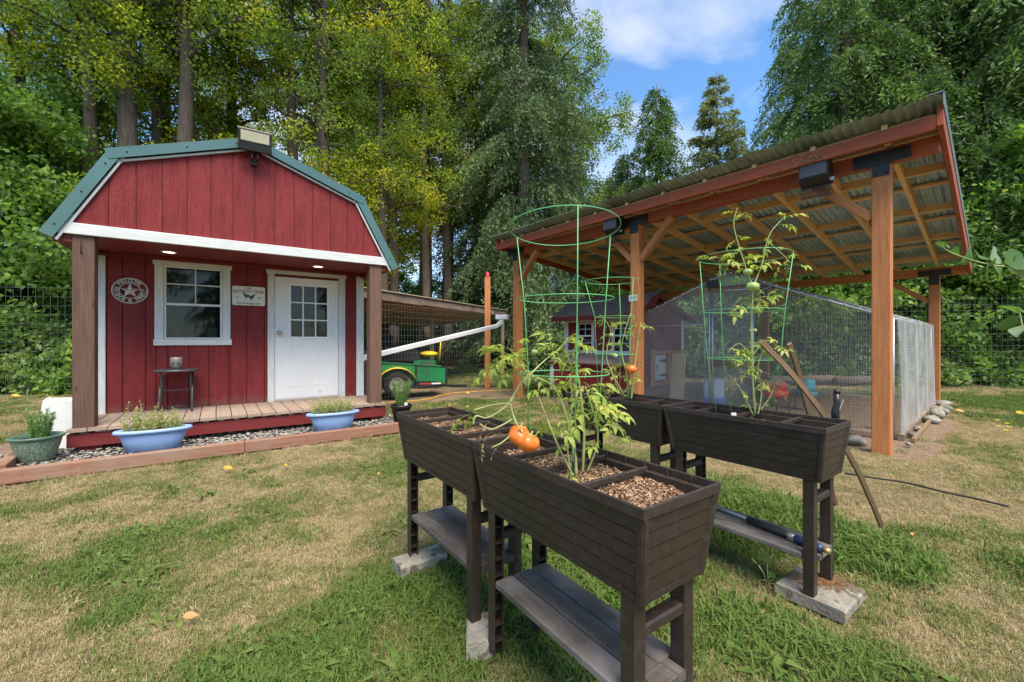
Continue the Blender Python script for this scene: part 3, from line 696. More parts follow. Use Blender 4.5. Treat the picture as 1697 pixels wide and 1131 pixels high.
hen = [(-.075, .035), (-.065, .048), (-.052, .045), (-.044, .030), (-.025, .020), (-.004, .024), (.006, .010), (-.004, -.012), (-.022, -.026), (-.030, -.045), (-.034, -.045), (-.033, -.024), (-.050, -.010), (-.060, .010), (-.063, .028)]
t_.prism(hen, FN, -.0050, -.0042); t_.prism([(-x + .0 , y - .018) for x, y in hen][::-1], FN, -.0050, -.0042); t_.build('hen_print', M['signink'], cs)

# folding table and tin
tb = thing('folding_table', 'small round grey folding table on the shed porch below the window', 'table', SHW(.735, .72, ZD), SH_R)
MB().lathe([(0, .470), (.20, .470), (.215, .478), (.215, .492), (.20, .498), (0, .498)], n=36).build('tabletop', M['tablegrey'], tb)
for sx in (-1, 1):
    MB().tube([(sx * .15, -.13, 0), (sx * .15, .10, .47)], .011, 8).build('leg', M['tablegrey'], tb)
    MB().tube([(sx * .135, .13, 0), (sx * .135, -.08, .47)], .011, 8).build('leg', M['tablegrey'], tb)
MB().tube([(-.15, -.12, .03), (.15, -.12, .03)], .006, 6).tube([(-.135, .12, .04), (.135, .12, .04)], .006, 6).tube([(-.15, 0, .25), (.15, 0, .25)], .007, 6).build('crossbar', M['tablegrey'], tb)
tn = thing('tin_lantern', 'small silver punched-tin lantern standing on the porch table', 'lantern', SHW(.735, .70, ZD + .498), SH_R)
MB().lathe([(0, 0), (.045, 0), (.045, .02), (.062, .025), (.058, .13), (.056, .14), (.0, .14)], n=24).build('can', M['tin'], tn)
MB().box((-.035, -.0635, .065), (-.02, -.058, .080), .001).box((.015, -.0645, .065), (.03, -.058, .080), .001).build('punched_hole', M['black'], tn)

# ------------------------------------------------------------------ gravel bed, edging, pots
gv = MB(); rn = random.Random(5); cnt_ = 0
while cnt_ < 4600:
    s = rn.uniform(-.85, 3.25); t = rn.uniform(-_e + .02, .30)
    sz = rn.uniform(.009, .019); w = SHW(s, t)
    gv.blob((w.x, w.y, .012 + rn.uniform(-.006, .02)), (sz * rn.uniform(.8, 1.4), sz * rn.uniform(.7, 1.2), sz * .55), 6, 4, .12, cnt_); cnt_ += 1
gmat = m_leaf('river_gravel', [(0, (.09, .085, .075)), (.35, (.22, .20, .17)), (.7, (.33, .31, .27)), (1, (.52, .50, .46))], 0, .8)
go = gv.build('gravel', gmat); nf = len(go.data.polygons); ra = np.repeat(RNG.random(4600), 24)
at_ = go.data.attributes.new('rnd', 'FLOAT', 'FACE'); at_.data.foreach_set('value', ra.astype(np.float32)[:nf]); tag(go, 'grey river gravel filling the bed around the shed porch', 'gravel', kind='stuff')
ea = G(-60, 811); eb = G(660, 716); ed = (eb - ea).normalized()
edge = thing('timber_edging', 'long reddish timber edging between the gravel bed and the lawn', 'edging')
L_ = (eb - ea).length + .05
for k, (u0, u1) in enumerate(((0, L_ * .52), (L_ * .523, L_))):
    pa = ea + ed * u0; pb = ea + ed * u1; nrm = Vector((-ed.y, ed.x, 0)) * .045
    MB().bar(pa + nrm + Vector((0, 0, .045)), pb + nrm + Vector((0, 0, .045)), .085, .11, ch=.006).build('timber', M['edging'], edge)
e2 = MB().bar(G(-30, 800) + Vector((0, .1, .05)), G(38, 757) + Vector((0, 0, .05)), .085, .10, ch=.006).build('edging_timber', M['edging']); tag(e2, 'short edging timber behind the speckled green pot at the left', 'edging')

def sprigs(name, base, n, h, spread, mat, parent, seed, leafn=40, ll=.02, lw=.004, lean=.25, stemr=.0015, stemmat=None, curl=.0):
    """upright leafy stems; stems one part, foliage one part"""
    rn = np.random.default_rng(seed); V = []; F = []; Rn = []; off = 0; st_ = MB()
    for i in range(n):
        a = rn.uniform(0, 6.28); r = spread * math.sqrt(rn.random()); b = np.array([base[0] + r * math.cos(a), base[1] + r * math.sin(a), base[2]])
        if not np.isscalar(spread): b = b
        tip = b + np.array([math.cos(a) * lean * h * rn.uniform(.2, 1), math.sin(a) * lean * h * rn.uniform(.2, 1), h * rn.uniform(.6, 1)])
        mid = (b + tip) / 2 + rn.normal(0, .02 * h, 3); st_.tube([b, mid, tip], [stemr, stemr, stemr * .5], 4)
        t = rn.uniform(.05, 1, leafn)[:, None]; P = (1 - t) ** 2 * b + 2 * t * (1 - t) * mid + t * t * tip
        D = norm(rn.normal(0, 1, (leafn, 3)) * [1, 1, .4] + [0, 0, .7]); U = norm(np.cross(D, rn.normal(0, 1, (leafn, 3))))
        v, f, r_ = leaves(P, D, U, rn.uniform(.6, 1.2, leafn) * ll, lw, rn.random(leafn)); V.append(v); F.append(f + off); off += len(v); Rn.append(r_)
    st_.build('stem', stemmat or M['stem'], parent)
    me = raw_mesh(name, np.concatenate(V), np.concatenate(F), mat, np.concatenate(Rn)); o = bpy.data.objects.new(name, me); link(o, parent); o['kind'] = 'stuff'; return o

# speckled green pot
gp = thing('green_pot', 'speckled green round pot with upright rosemary at the porch corner', 'plant pot', G(61, 769, .0), .3)
potm, nt, p = new_mat('speckled_green_glaze'); v = coords(nt, 'Object', (1, 1, 1)); f = noise(nt, v, 75, 2, .5, 1.5)
c = ramp(nt, f, [(.47, (.075, .13, .085)), (.53, (.30, .38, .27))]); nt.links.new(c, p.inputs['Base Color']); p.inputs['Roughness'].default_value = .35; bump(nt, p, f, .001)
potr = m_plain('green_glazed_rim', (.09, .16, .11), .3, .1, 6)
MB().lathe([(0, 0), (.085, 0), (.092, .01), (.125, .09), (.148, .17), (.158, .222)], n=40).build('pot', potm, gp)
MB().lathe([(.158, .220), (.176, .232), (.180, .245), (.172, .253), (.152, .250), (.145, .215)], n=40).build('rim', potr, gp)
MB().lathe([(.148, .20), (.07, .207), (0, .205)], n=24).build('soil', M['soil'], gp)
sprigs('foliage', (.02, .02, .20), 16, .30, .06, M['rosemary'], gp, 3, 230, .030, .005, .18)
MB().lathe([(0, .205), (.03, .205), (.034, .215), (.02, .222), (0, .222)], (-.05, -.07, 0), 14).build('saucer', m_plain('pale_green_dish', (.35, .55, .50), .3), gp)
# white bin
wb = MB(); z = .50
prof = [((-.20, -.15), (.20, .15), 0), ((-.17, -.125), (.17, .125), .47), ((-.15, -.105), (.15, .105), .5)]
vs = []; 
for (x0, y0), (x1, y1), zz in prof:
    q = .04
    vs += [(x0 + q, y0, zz), (x1 - q, y0, zz), (x1, y0 + q, zz), (x1, y1 - q, zz), (x1 - q, y1, zz), (x0 + q, y1, zz), (x0, y1 - q, zz), (x0, y0 + q, zz)]
fs = [(i + 8 * k, (i + 1) % 8 + 8 * k, (i + 1) % 8 + 8 * (k + 1), i + 8 * (k + 1)) for k in range(2) for i in range(8)] + [tuple(range(16, 24)), tuple(range(7, -1, -1))]
wb.add(vs, fs); wb = wb.build('storage_tub', m_plain('grey_white_tub', (.60, .62, .60), .45, .06, 5)); wb.location = G(92, 746) + Vector((-.03, .1, 0)); wb.rotation_euler = (R(-7), R(4), SH_R + .1)
tag(wb, 'upturned pale grey plastic tub leaning behind the green pot', 'tub')
# blue planters
def blue_planter(loc, rz, label, seed, flowers):
    t = thing('blue_planter', label, 'planter', loc, rz, 'blue oval planters by the porch')
    sx, sy = 1.0, .42
    MB().lathe([(.0, 0), (.20, 0), (.205, .05), (.215, .055), (.235, .12), (.262, .195), (.262, .20)], n=48, sx=sx, sy=sy).build('trough', M['blue'], t)
    MB().lathe([(.26, .190), (.295, .190), (.300, .205), (.290, .222), (.268, .224), (.252, .212), (.25, .19)], n=48, sx=sx, sy=sy).build('rim', M['blue'], t)
    MB().lathe([(.252, .185), (.1, .195), (0, .19)], n=30, sx=sx, sy=sy).build('soil', M['soil'], t)
    rn = np.random.default_rng(seed); V = []; F = []; Rn = []; off = 0; stm = MB(); fw = MB()
    for i in range(120):
        x = rn.uniform(-.22, .22); y = rn.uniform(-.07, .07); h_ = rn.uniform(.06, .20) * (1.5 if rn.random() < .12 else 1)
        b = np.array([x, y, .19]); tip = b + np.array([rn.normal(0, .035), rn.normal(-.01, .03), h_]); mid = (b + tip) / 2 + rn.normal(0, .012, 3)
        stm.tube([b, mid, tip], [.0012, .001, .0007], 4)
        nl = 34; tt = rn.uniform(.1, 1, nl)[:, None]; P = (1 - tt) ** 2 * b + 2 * tt * (1 - tt) * mid + tt ** 2 * tip + rn.normal(0, .008, (nl, 3))
        D = norm(rn.normal(0, 1, (nl, 3)) + [0, 0, .3]); U = norm(np.cross(D, rn.normal(0, 1, (nl, 3))))
        v, f, r_ = leaves(P, D, U, rn.uniform(.010, .022, nl), .008, rn.random(nl)); V.append(v); F.append(f + off); off += len(v); Rn.append(r_)
        if i < flowers: fw.blob(tuple(tip), (.006, .006, .004), 6, 4, .1, i)
    stm.build('stem', M['stem'], t); fo = bpy.data.objects.new('foliage', raw_mesh('foliage', np.concatenate(V), np.concatenate(F), M['bronze'], np.concatenate(Rn))); link(fo, t); fo['kind'] = 'stuff'
    fw.build('blossom', M['whitep'], t)
    return t
blue_planter(G(253, 752, .02) + SHN * .11, SH_R, 'blue oval planter with straggly white flowers, left of the two by the porch', 5, 22)
blue_planter(G(556, 716, .02) + SHN * .10, SH_R, 'blue oval planter with yellowing seedlings in front of the shed door', 6, 4)
# black pot
bp = thing('black_pot', 'black plastic pot with feathery green plant right of the porch post', 'plant pot', G(665, 700), 0)
MB().lathe([(0, 0), (.095, 0), (.125, .20), (.138, .20), (.140, .235), (.130, .238), (.122, .21)], n=32).build('pot', M['blackpl'], bp)
MB().lathe([(.12, .205), (0, .215)], n=20).build('soil', M['soil'], bp); sprigs('foliage', (0, 0, .21), 26, .36, .05, M['rosemary'], bp, 8, 200, .03, .0045, .32)
MB().box((.06, -.07, .23), (.10, -.065, .27), .001).build('plant_label', M['whitep'], bp)
# ------------------------------------------------------------------ pavilion
pv = thing('timber_pavilion', 'open orange timber pavilion with a sloping corrugated metal roof', 'pavilion', PV_O, PV_R)
PX = [0, -2.743, -5.38]; DEP = 5.22; hw = .072
def fdrop(x): return -.06 * (-x / 5.38)                     # the front beam falls slightly to the left
for x in PX:
    MB().box((x - hw, -hw, -.15), (x + hw, hw, 2.80 + fdrop(x)), .006).build('post', M['cedar'], pv)
    MB().box((x - hw, DEP - hw, -.15), (x + hw, DEP + hw, 2.235), .006).build('post', M['cedar'], pv)
FX0, FX1 = -5.62, .40
MB().bar((FX0, 0, 2.87 + fdrop(FX0)), (FX1, 0, 2.885), .10, .145).build('front_beam', M['redwood'], pv)
MB().bar((FX0, DEP, 2.31), (FX1, DEP, 2.31), .10, .15).build('rear_beam', M['cedar'], pv)
# black brackets
for x in PX:
    zb = 2.80 + fdrop(x)
    MB().box((x - .21, -.078, zb + .005), (x + .21, -.051, zb + .125), .003).box((x - .066, -.080, zb - .115), (x + .066, -.0725, zb + .004), .003).build('bracket', M['black'], pv)
    for dx, dz in ((-.04, -.085), (.04, -.085), (-.17, .04), (.17, .04), (-.17, .09), (.17, .09)):
        MB().blob((x + dx, -.083, zb + dz), (.010, .006, .010), 6, 4, 0).build('bolt', M['black'], pv)
    zb = 2.235
    MB().box((x - .21, DEP - .078, zb + .005), (x + .21, DEP - .051, zb + .11), .003).box((x - .066, DEP - .080, zb - .16), (x + .066, DEP - .0725, zb + .004), .003).build('bracket', M['black'], pv)
# knee braces
def brace(x0, y, z0, dx, ln=.52):
    MB().bar((x0 + math.copysign(hw, dx), y, z0 - ln), (x0 + dx, y, z0 + .02), .085, .10, (0, 1, 0)).build('knee_brace', M['cedar'], pv)
brace(0, 0, 2.80, -.62, .50); brace(-2.743, 0, 2.77, .55, .5); brace(-2.743, 0, 2.77, -.55, .5); brace(-5.38, 0, 2.74, .55, .5)
brace(0, DEP, 2.235, -.7, .45); brace(-2.743, DEP, 2.235, .6, .45); brace(-5.38, DEP, 2.235, .6, .45); brace(-2.743, DEP, 2.235, -.6, .45)
# rafters front to back on the beams
def rz(y, x=0): return 2.958 + fdrop(x) * (1 - y / DEP) - (2.958 - 2.385) * y / DEP
Y0, Y1 = -.27, DEP + .30
RXS = [.05 - .56 * k for k in range(11)]
for x in RXS:
    MB().bar((x, Y0, rz(Y0, x) + .055), (x, Y1, rz(Y1, x) + .055), .045, .11).build('rafter', M['rafter'], pv)
# blocking between rafters, and purlins over them
for y in (.85, 2.15, 3.45, 4.7):
    for a, b in zip(RXS + [FX0 + .03], RXS[1:] + [FX0 + .03]):
        if b < a - .1: MB().bar((a - .021, y, rz(y, a) + .060), (b + .021, y, rz(y, b) + .060), .04, .095).build('blocking', M['rafter'], pv)
    MB().bar((.07, y, rz(y) + .060), (FX1 - .02, y, rz(y) + .060), .04, .095).build('blocking', M['rafter'], pv)
for y in (-.12, .22, 1.5, 2.8, 4.1, 5.1):
    MB().bar((FX0 + .02, y, rz(y, FX0) + .127), (FX1 - .02, y, rz(y, 0) + .127), .085, .032).build('purlin', M['rafter'], pv)
MB().bar((FX0 - .02, -.30, 2.966 + fdrop(FX0)), (FX1, -.30, 2.978), .04, .125).build('front_fascia', M['redwood'], pv)
for x, nm in ((FX1 + .022, 0), (FX0 - .04, 1)):
    MB().bar((x, Y0 - .05, rz(Y0, x) + .04), (x, Y1, rz(Y1, x) - .02), .04, .19).build('barge_board', M['redwood'], pv)
MB().bar((FX1 + .045, Y0 - .09, rz(Y0) + .16), (FX1 + .045, Y1 + .02, rz(Y1) + .16), .008, .12, ch=.001).bar((FX1 + .0, Y0 - .09, rz(Y0) + .224), (FX1 + .0, Y1 + .02, rz(Y1) + .224), .10, .008, ch=.001).build('rake_flashing', m_plain('grey_green_flashing', (.16, .19, .17), .5, .3, 3, .3), pv)
# corrugated sheets, six across
sheet = m_metal_sheet('weathered_corrugated_metal', (.46, .59, .61))
sx0, sx1 = FX0 - .10, FX1 + .04; ns = 7; wS = (sx1 - sx0) / ns; pitch = .076
for k in range(ns):
    a, b = sx0 + k * wS - .03, sx0 + (k + 1) * wS; nn_ = int((b - a) / pitch * 8); vs = []; fs = []; yy = [Y0 - .15, .9, 2.2, 3.5, 4.6, Y1 + .08]
    for i in range(nn_ + 1):
        x = a + (b - a) * i / nn_; h_ = .011 * math.sin(2 * math.pi * x / pitch)
        for y in yy: vs.append((x, y, rz(y, x) + .158 + h_ + k % 2 * .004))
    m_ = len(yy)
    for i in range(nn_):
        for j in range(m_ - 1): fs.append((i * m_ + j, (i + 1) * m_ + j, (i + 1) * m_ + j + 1, i * m_ + j + 1))
    MB().add(vs, fs, None, True).build('roof_sheet', sheet, pv)
# paper notice on the middle post
MB().box((-2.743 - .09, -.080, 1.66), (-2.743 + .05, -.0735, 1.755), .001).build('notice', M['signwhite'], pv)
t_ = MB(); add_text(t_, '2019', .045, lambda x, y, z: (-2.763 + x, -.0812 - z, 1.71 + y), .0003); t_.build('notice_print', m_plain('blue_ink', (.08, .1, .3)), pv)

# speakers hung under the beam (black boxes with mesh skirts)
def wall_lamp(x, z, sc_, label, nest):
    t = thing('hanging_box', label, 'nest box', PVW(x, -.085, z), PV_R)
    b_ = MB(); w = .11
    b_.prism([(-.17, .22), (-.02, .24), (-.0, -.02), (-.09, -.05), (-.19, .02)], lambda a, b, d: (d, a, b), -w, w); b_.build('casing', M['blackpl'], t)
    MB().bar((0, -.197, .03), (0, -.178, .215), w * 1.8, .006, (0, 1, 0), .001).build('front_face', m_plain('grey_panel', (.05, .05, .055), .4, .1, 5), t)
    g_ = MB()
    for k in range(12): x_ = -w + 2 * w * k / 11; g_.bar((x_, -.12, -.05), (x_, -.10, -.14), .004, .004, ch=0).bar((x_, -.1, -.14), (x_, -.0, -.10), .004, .004, ch=0)
    for k in range(6): z_ = -.05 - .018 * k; g_.bar((-w, -.12 + .004 * k, z_), (w, -.12 + .004 * k, z_), .004, .004, ch=0)
    g_.build('mesh_skirt', M['blackpl'], t, kind='stuff')
    MB().box((w - .02, -.12, -.02), (w + .03, -.10, .01), .002).box((w, -.06, .17), (w + .05, -.045, .18), .002).build('clip', M['galv'], t)
    t.scale = (sc_,) * 3
    if nest:
        rn = random.Random(4); m_ = MB()
        for k in range(260):
            a = rn.uniform(0, 6.28); p0 = Vector((rn.gauss(0, .07), -.20 + rn.gauss(0, .03), .19 + abs(rn.gauss(0, .035)))); d_ = Vector((math.cos(a), math.sin(a) * .6, rn.gauss(-.1, .5))).normalized()
            m_.bar(p0 - d_ * .03, p0 + d_ * rn.uniform(.02, .06), .003, .002, ch=0)
        nst = m_.build('bird_nest', M['drystem']); nst.location = PVW(x, -.085, z); nst.rotation_euler = (0, 0, PV_R); tag(nst, 'scruffy straw bird nest on top of the black hanging box', 'nest')
wall_lamp(-.50, 2.74, 1.15, 'black hanging box with a bird nest on top, left of the near pavilion post', True)
wall_lamp(-3.02, 2.70, 1.1, 'black hanging box left of the middle pavilion post', False)

# ------------------------------------------------------------------ chicken run
RUN_O = Vector((4.25, 4.71, 0)); rw, rd = 3.58, 4.0; EZ, PZ = 1.33, 2.06
run = thing('chicken_run', 'gable-ended chicken run covered in wire mesh and clear netting', 'chicken run', RUN_O, PV_R)
def rp(x): return EZ + (PZ - EZ) * (1 - abs(x + rw / 2) / (rw / 2))   # roof height over x in [-rw,0]
pipe = lambda *pts, r=.014: MB().tube(pts, r, 8).build('pipe', M['galv'], run)
for y in (0, rd / 2, rd):
    pipe((0, y, 0), (0, y, EZ)); pipe((-rw, y, 0), (-rw, y, EZ)); pipe((0, y, EZ), (-rw / 2, y, PZ)); pipe((-rw, y, EZ), (-rw / 2, y, PZ))
pipe((-rw / 2, 0, PZ), (-rw / 2, rd, PZ)); pipe((0, 0, EZ), (0, rd, EZ)); pipe((-rw, 0, EZ), (-rw, rd, EZ))
DXL, DXR = -2.03, -1.44
for x in (DXL, DXL + .045, DXR): pipe((x, 0, 0), (x, 0, 1.82 if x != DXL else rp(x)), r=.016)
pipe((DXR + .0, 0, 0), (DXR, 0, rp(DXR))); pipe((DXL, 0, 1.8), (DXR, 0, 1.8)); pipe((-rw, 0, 1.32), (DXL, 0, 1.32), r=.010)
pipe((-2.65, 1.2, 0), (-2.65, 1.2, 1.6), r=.012)
MB().box((DXL + .04, -.012, .72), (DXR, .012, .82)).build('mid_rail', M['oldwood'], run)
# gable board and little box over the door
MB().box((-2.02, -.02, 1.84), (-1.36, .0, 1.93)).build('header_board', M['oldwood'], run)
MB().box((-1.88, -.035, 1.86), (-1.47, -.022, 1.98)).build('green_board', m_plain('faded_green_board', (.22, .32, .22), .7, .1, 5), run)
bx = MB()
for k in range(6): bx.box((-2.05 + k * .033, -.08, 1.86), (-2.05 + k * .033 + .028, -.03, 1.96), .002)
bx.build('vent_box', M['blackpl'], run)
# front mesh
fm = MB(); st_ = .0254; tw = .0006
x = -rw
while x < 0:
    fm.bar((x, -.006, .02), (x, -.006, rp(x)), tw * 2, tw * 2, ch=0); x += st_
z = .05
while z < PZ:
    if z < EZ: a, b = -rw, 0
    else: q = rw / 2 * (1 - (z - EZ) / (PZ - EZ)); a, b = -rw / 2 - q, -rw / 2 + q
    fm.bar((a, -.009, z), (b, -.009, z), tw * 2, tw * 2, ch=0); z += st_
fm.build('mesh_screen', M['wirefine'], run, kind='stuff')
# netting film on the left half of the front, roof and sides, with folds
vs = []; fs = []; nU, nV = 60, 40
def wavy(u, v, a): return a * (math.sin(u * 22 + 2 * math.sin(v * 3)) + .5 * math.sin(u * 51 + v * 4))
def sheet_obj(name, fn, nU, nV, mat):
    vs = [fn(i / nU, j / nV) for j in range(nV + 1) for i in range(nU + 1)]
    fs = [(j * (nU + 1) + i, j * (nU + 1) + i + 1, (j + 1) * (nU + 1) + i + 1, (j + 1) * (nU + 1) + i) for j in range(nV) for i in range(nU)]
    return MB().add(vs, fs, None, True).build(name, mat, run)
sheet_obj('front_netting', lambda u, v: (-rw + u * (rw - 1.44), .012, .02 + v * (rp(-rw + u * (rw - 1.44)) - .02)), 30, 20, M['film'])
sheet_obj('side_netting', lambda u, v: (.03 + wavy(u, v, .012) + .03 * (1 - v), u * rd, .0 + v * (EZ + .02)), 140, 10, M['filmside'])
sheet_obj('roof_netting', lambda u, v: (.03 - v * (rw / 2 + .03), -.03 + u * (rd + .06), EZ + .025 + (PZ - EZ) * v + .012 * math.sin(u * 31 + v * 4) * (1 - v)), 100, 8, M['filmside'])
sheet_obj('roof_netting', lambda u, v: (-rw - .03 + v * (rw / 2 + .03), -.03 + u * (rd + .06), EZ + .025 + (PZ - EZ) * v), 30, 6, M['film'])
sheet_obj('rear_netting', lambda u, v: (-rw + u * rw, rd + .01, v * rp(-rw + u * rw)), 20, 4, M['film'])
sm = MB()
y = 0
while y < rd: sm.tube([(.034 + .012 * math.sin(y / rd * 22) + .02, y, .02), (.036 + .012 * math.sin(y / rd * 22), y, EZ)], .0011, 3, False); y += .036
z = .05
while z < EZ: sm.tube([(.045 + .03 * (1 - z / EZ) * .7 + wavy(u, z / EZ, .012), u * rd, z) for u in [k / 90 for k in range(91)]], .0011, 3, False); z += .036
sm.build('side_mesh', M['wirefine'], run, kind='stuff')
cl = MB()
for k in range(26): x = -rw * k / 25; cl.blob((x, -.02, rp(x) + .012), (.012, .012, .012), 6, 4, .1, k)
cl.build('net_clip', M['whitep'], run, kind='stuff')
MB().box((-1.4, -.04, -.02), (.0, .03, .05)).build('base_board', M['oldwood'], run); MB().box((.03, .0, -.02), (.09, rd, .05)).build('base_board', M['oldwood'], run)
MB().box((-rw, -.04, -.02), (-2.05, .03, .05)).build('base_board', M['oldwood'], run)
pv_board = MB().box((.15, -.05, -.02), (.185, rd + .1, .03)).build('ground_board', M['stake']); pv_board.location = RUN_O; pv_board.rotation_euler = (0, 0, PV_R); tag(pv_board, 'long pale board on the ground along the side of the chicken run', 'board')

# feeders and waterers inside the run
def on(px, py, Z): q = at(px, py, Z); return Vector((q.x, q.y, 0))
wt_ = thing('poultry_waterer', 'white poultry waterer with a blue base inside the run', 'waterer', on(1183, 600, 6.9), 0)
q = wt_.location; 
MB().lathe([(0, .05), (.17, .05), (.18, .16), (.175, .17)], n=28).build('base_tray', m_plain('blue_tray', (.03, .12, .50), .4), wt_)
MB().lathe([(.155, .12), (.155, .36), (.14, .42), (.10, .46), (.03, .475), (0, .475)], n=28).build('tank', m_plain('milky_tank', (.60, .66, .72), .35), wt_)
for px, Z, colr, cap, lab, roof in ((1283, 6.3, (.62, .07, .045), None, 'red plastic chicken feeder on legs with a tan cover inside the run', True), (1336, 6.7, (.08, .33, .38), None, 'turquoise plastic chicken feeder on legs behind the leaning stakes', False)):
    t = thing('chicken_feeder', lab, 'feeder', on(px, 600, Z), .4); t.scale = (1, 1, 1) if roof else (.8, .8, .8)
    for sx in (-1, 1):
        for sy in (-1, 1): MB().tube([(sx * .14, sy * .14, 0), (sx * .12, sy * .12, .25)], .007, 6).build('leg', M['black'], t)
    mm = m_plain('feeder_plastic', colr, .45, .1)
    MB().lathe([(0, .25), (.17, .25), (.19, .34), (.18, .35), (.165, .33), (.15, .30)], n=24).build('tray', mm, t)
    MB().lathe([(.10, .28), (.16, .40), (.165, .44), (.15, .46)], n=24).build('hopper', mm, t)
    if roof: MB().lathe([(.19, .43), (.03, .56), (0, .565)], n=6, smooth=False).build('cover', m_plain('tan_cover', (.30, .22, .16), .8), t)
    else: MB().lathe([(.15, .46), (.15, .58), (0, .60)], n=20).build('lid', mm, t)
# compost barrel, board, wood frame with little white door
brd = MB().box((-.12, -.02, 0), (.12, .02, .86)).build('leaning_board', M['rafter']); brd.location = on(1121, 600, 7.3); brd.rotation_euler = (R(-6), 0, PV_R); tag(brd, 'upright yellowish plank board leaning inside the run beside the coop door', 'board')

# stones along the run
RK = [(1590, 680, .11), (1605, 688, .13), (1572, 697, .16), (1580, 706, .13), (1552, 712, .14), (1560, 724, .09), (1525, 722, .10), (1512, 742, .08), (1500, 752, .06), (1412, 745, .12), (1433, 737, .08)]
for i, (px, py, r) in enumerate([(1562, 672, .14), (1568, 680, .13), (1556, 684, .15), (1552, 690, .17), (1543, 699, .13), (1521, 712, .07), (1513, 724, .08), (1417, 735, .14), (1506, 738, .05)]):
    o = MB().blob((0, 0, 0), (r * .72, r * .5, r * .42), 12, 8, .22, i + 40).build('rock', M['stone']); w = G(px, py); o.location = (w.x, w.y, r * .2); o.rotation_euler = (0, 0, i * 1.3)
    tag(o, 'rounded grey rock in the row edging the chicken run', 'rock', 'rocks along the run') if i < 7 else tag(o, 'flat pale rock on the ground left of the near pavilion post' if i == 7 else 'tiny pale rock at the end of the row edging the run', 'rock')

# ------------------------------------------------------------------ hen house
HX = Vector((2.15, 7.13, 0)); hen = thing('hen_house', 'small red hen house with white framed windows and brown shingle roof', 'hen house', HX, PV_R)
hw_, hd_ = 1.67, 1.52; HE, HP, HB, RDG = 1.60, 1.90, 1.52, .42
FH = lambda a, b, d: (a, d, b)
fr_ = MB().box((-hw_, 0, .12), (0, .03, HE), 0); fr_.box((-hw_, .03, .12), (-hw_ + .03, hd_, 1.5), 0); fr_.build('wall', M['red'], hen)
MB().prism([(0, .12), (hd_, .12), (hd_, HB), (RDG, HP), (0, HE)], lambda a, b, d: (d, a, b), -.03, 0).build('gable_wall', M['red'], hen)
MB().box((-hw_, hd_, .12), (0, hd_ + .02, HB), 0).build('rear_wall', M['red'], hen)
for k, (a, b) in enumerate((((-.22, HE - .075), (RDG, HP + .03)), ((RDG, HP + .03), (hd_ + .2, HB - .05)))):
    n_ = 6
    for j in range(n_):
        y0 = a[0] + (b[0] - a[0]) * j / n_; y1 = a[0] + (b[0] - a[0]) * (j + 1) / n_; z0 = a[1] + (b[1] - a[1]) * j / n_; z1 = a[1] + (b[1] - a[1]) * (j + 1) / n_
        lift0, lift1 = (.018, .008) if k == 0 else (.008, .018)
        x = -hw_ - .16
        while x < .12:
            w = random.uniform(.24, .30); x2 = min(x + w, .14)
            if x2 - x > .04:
                MB().add([(x + .003, y0, z0 + lift0), (x2 - .003, y0, z0 + lift0), (x2 - .003, y1, z1 + lift1), (x + .003, y1, z1 + lift1), (x + .003, y0, z0), (x2 - .003, y0, z0), (x2 - .003, y1, z1), (x + .003, y1, z1)],
                         [(0, 1, 2, 3), (4, 7, 6, 5), (0, 4, 5, 1), (1, 5, 6, 2), (2, 6, 7, 3), (3, 7, 4, 0)]).build('shingle', M['shingle'], hen)
            x = x2
MB().box((-hw_ - .16, -.235, HE - .15), (.14, -.215, HE - .06)).bar((.13, -.22, HE - .115), (.13, RDG, HP - .02), .02, .09).bar((.13, RDG, HP - .02), (.13, hd_ + .2, HB - .09), .02, .09).build('eave_board', M['redtrim'], hen)
MB().bar((.146, -.23, HE - .055), (.146, RDG, HP + .042), .012, .02).bar((.146, RDG, HP + .042), (.146, hd_ + .21, HB - .03), .012, .02).build('white_edge', M['white'], hen)
MB().lathe([(0.05, 0), (.05, .01), (0, .012)], n=16, sy=1.2).build('round_vent', M['lid'], hen).location = (.003, RDG + .0, 1.70)
v_ = hen.children[-1]; v_.rotation_euler = (0, R(90), 0)
tr = MB().box((-hw_ - .01, -.016, .75), (-hw_ + .09, 0, HE - .08)).box((-hw_ + .09, -.015, HE - .17), (0, 0, HE - .08)).box((-hw_ + .09, -.015, .84), (0, 0, .90)).box((-.09, -.016, .90), (0.002, 0, HE - .17))
tr.box((.0, -.015, .1), (.016, .10, HE - .05)).box((.0, hd_ - .10, .1), (.016, hd_, HB - .03)); tr.build('corner_trim', M['white'], hen)
for (x0, x1) in ((-1.36, -.94), (-.55, -.13)):
    f_ = MB().box((x0, -.022, .905), (x0 + .06, -.002, 1.42)).box((x1 - .06, -.022, .905), (x1, -.002, 1.42)).box((x0 + .058, -.021, 1.39), (x1 - .058, -.003, 1.42)).build('window', M['white'], hen)
    f2 = MB(); a_, b_ = x0 + .06, x1 - .06
    f2.box((a_, -.018, 1.155), (b_, -.006, 1.185)).box(((a_ + b_) / 2 - .006, -.014, 1.185), ((a_ + b_) / 2 + .006, -.006, 1.42)).box((a_, -.0135, 1.29), (b_, -.006, 1.302)).box((a_, -.0135, 1.03), (b_, -.006, 1.042)).build('muntin', M['whitep'], f_)
    MB().box((a_, -.005, .905), (b_, -.001, 1.42), 0).build('pane', M['glass'], f_)
nb = MB().prism([(-.42, .2), (-.0, .2), (-.0, .80), (-.42, .66)], lambda a, b, d: (d, a, b), -hw_ + .02, .0).build('nest_box', M['red'], hen)
MB().bar((-hw_ / 2, -.46, .672), (-hw_ / 2, .0, .822), hw_ + .06, .022).build('lid', M['lid'], nb)
MB().bar((-hw_ / 2, -.47, .655), (-hw_ / 2, -.45, .66), hw_ + .05, .03).build('lid_edge', M['redtrim'], nb)
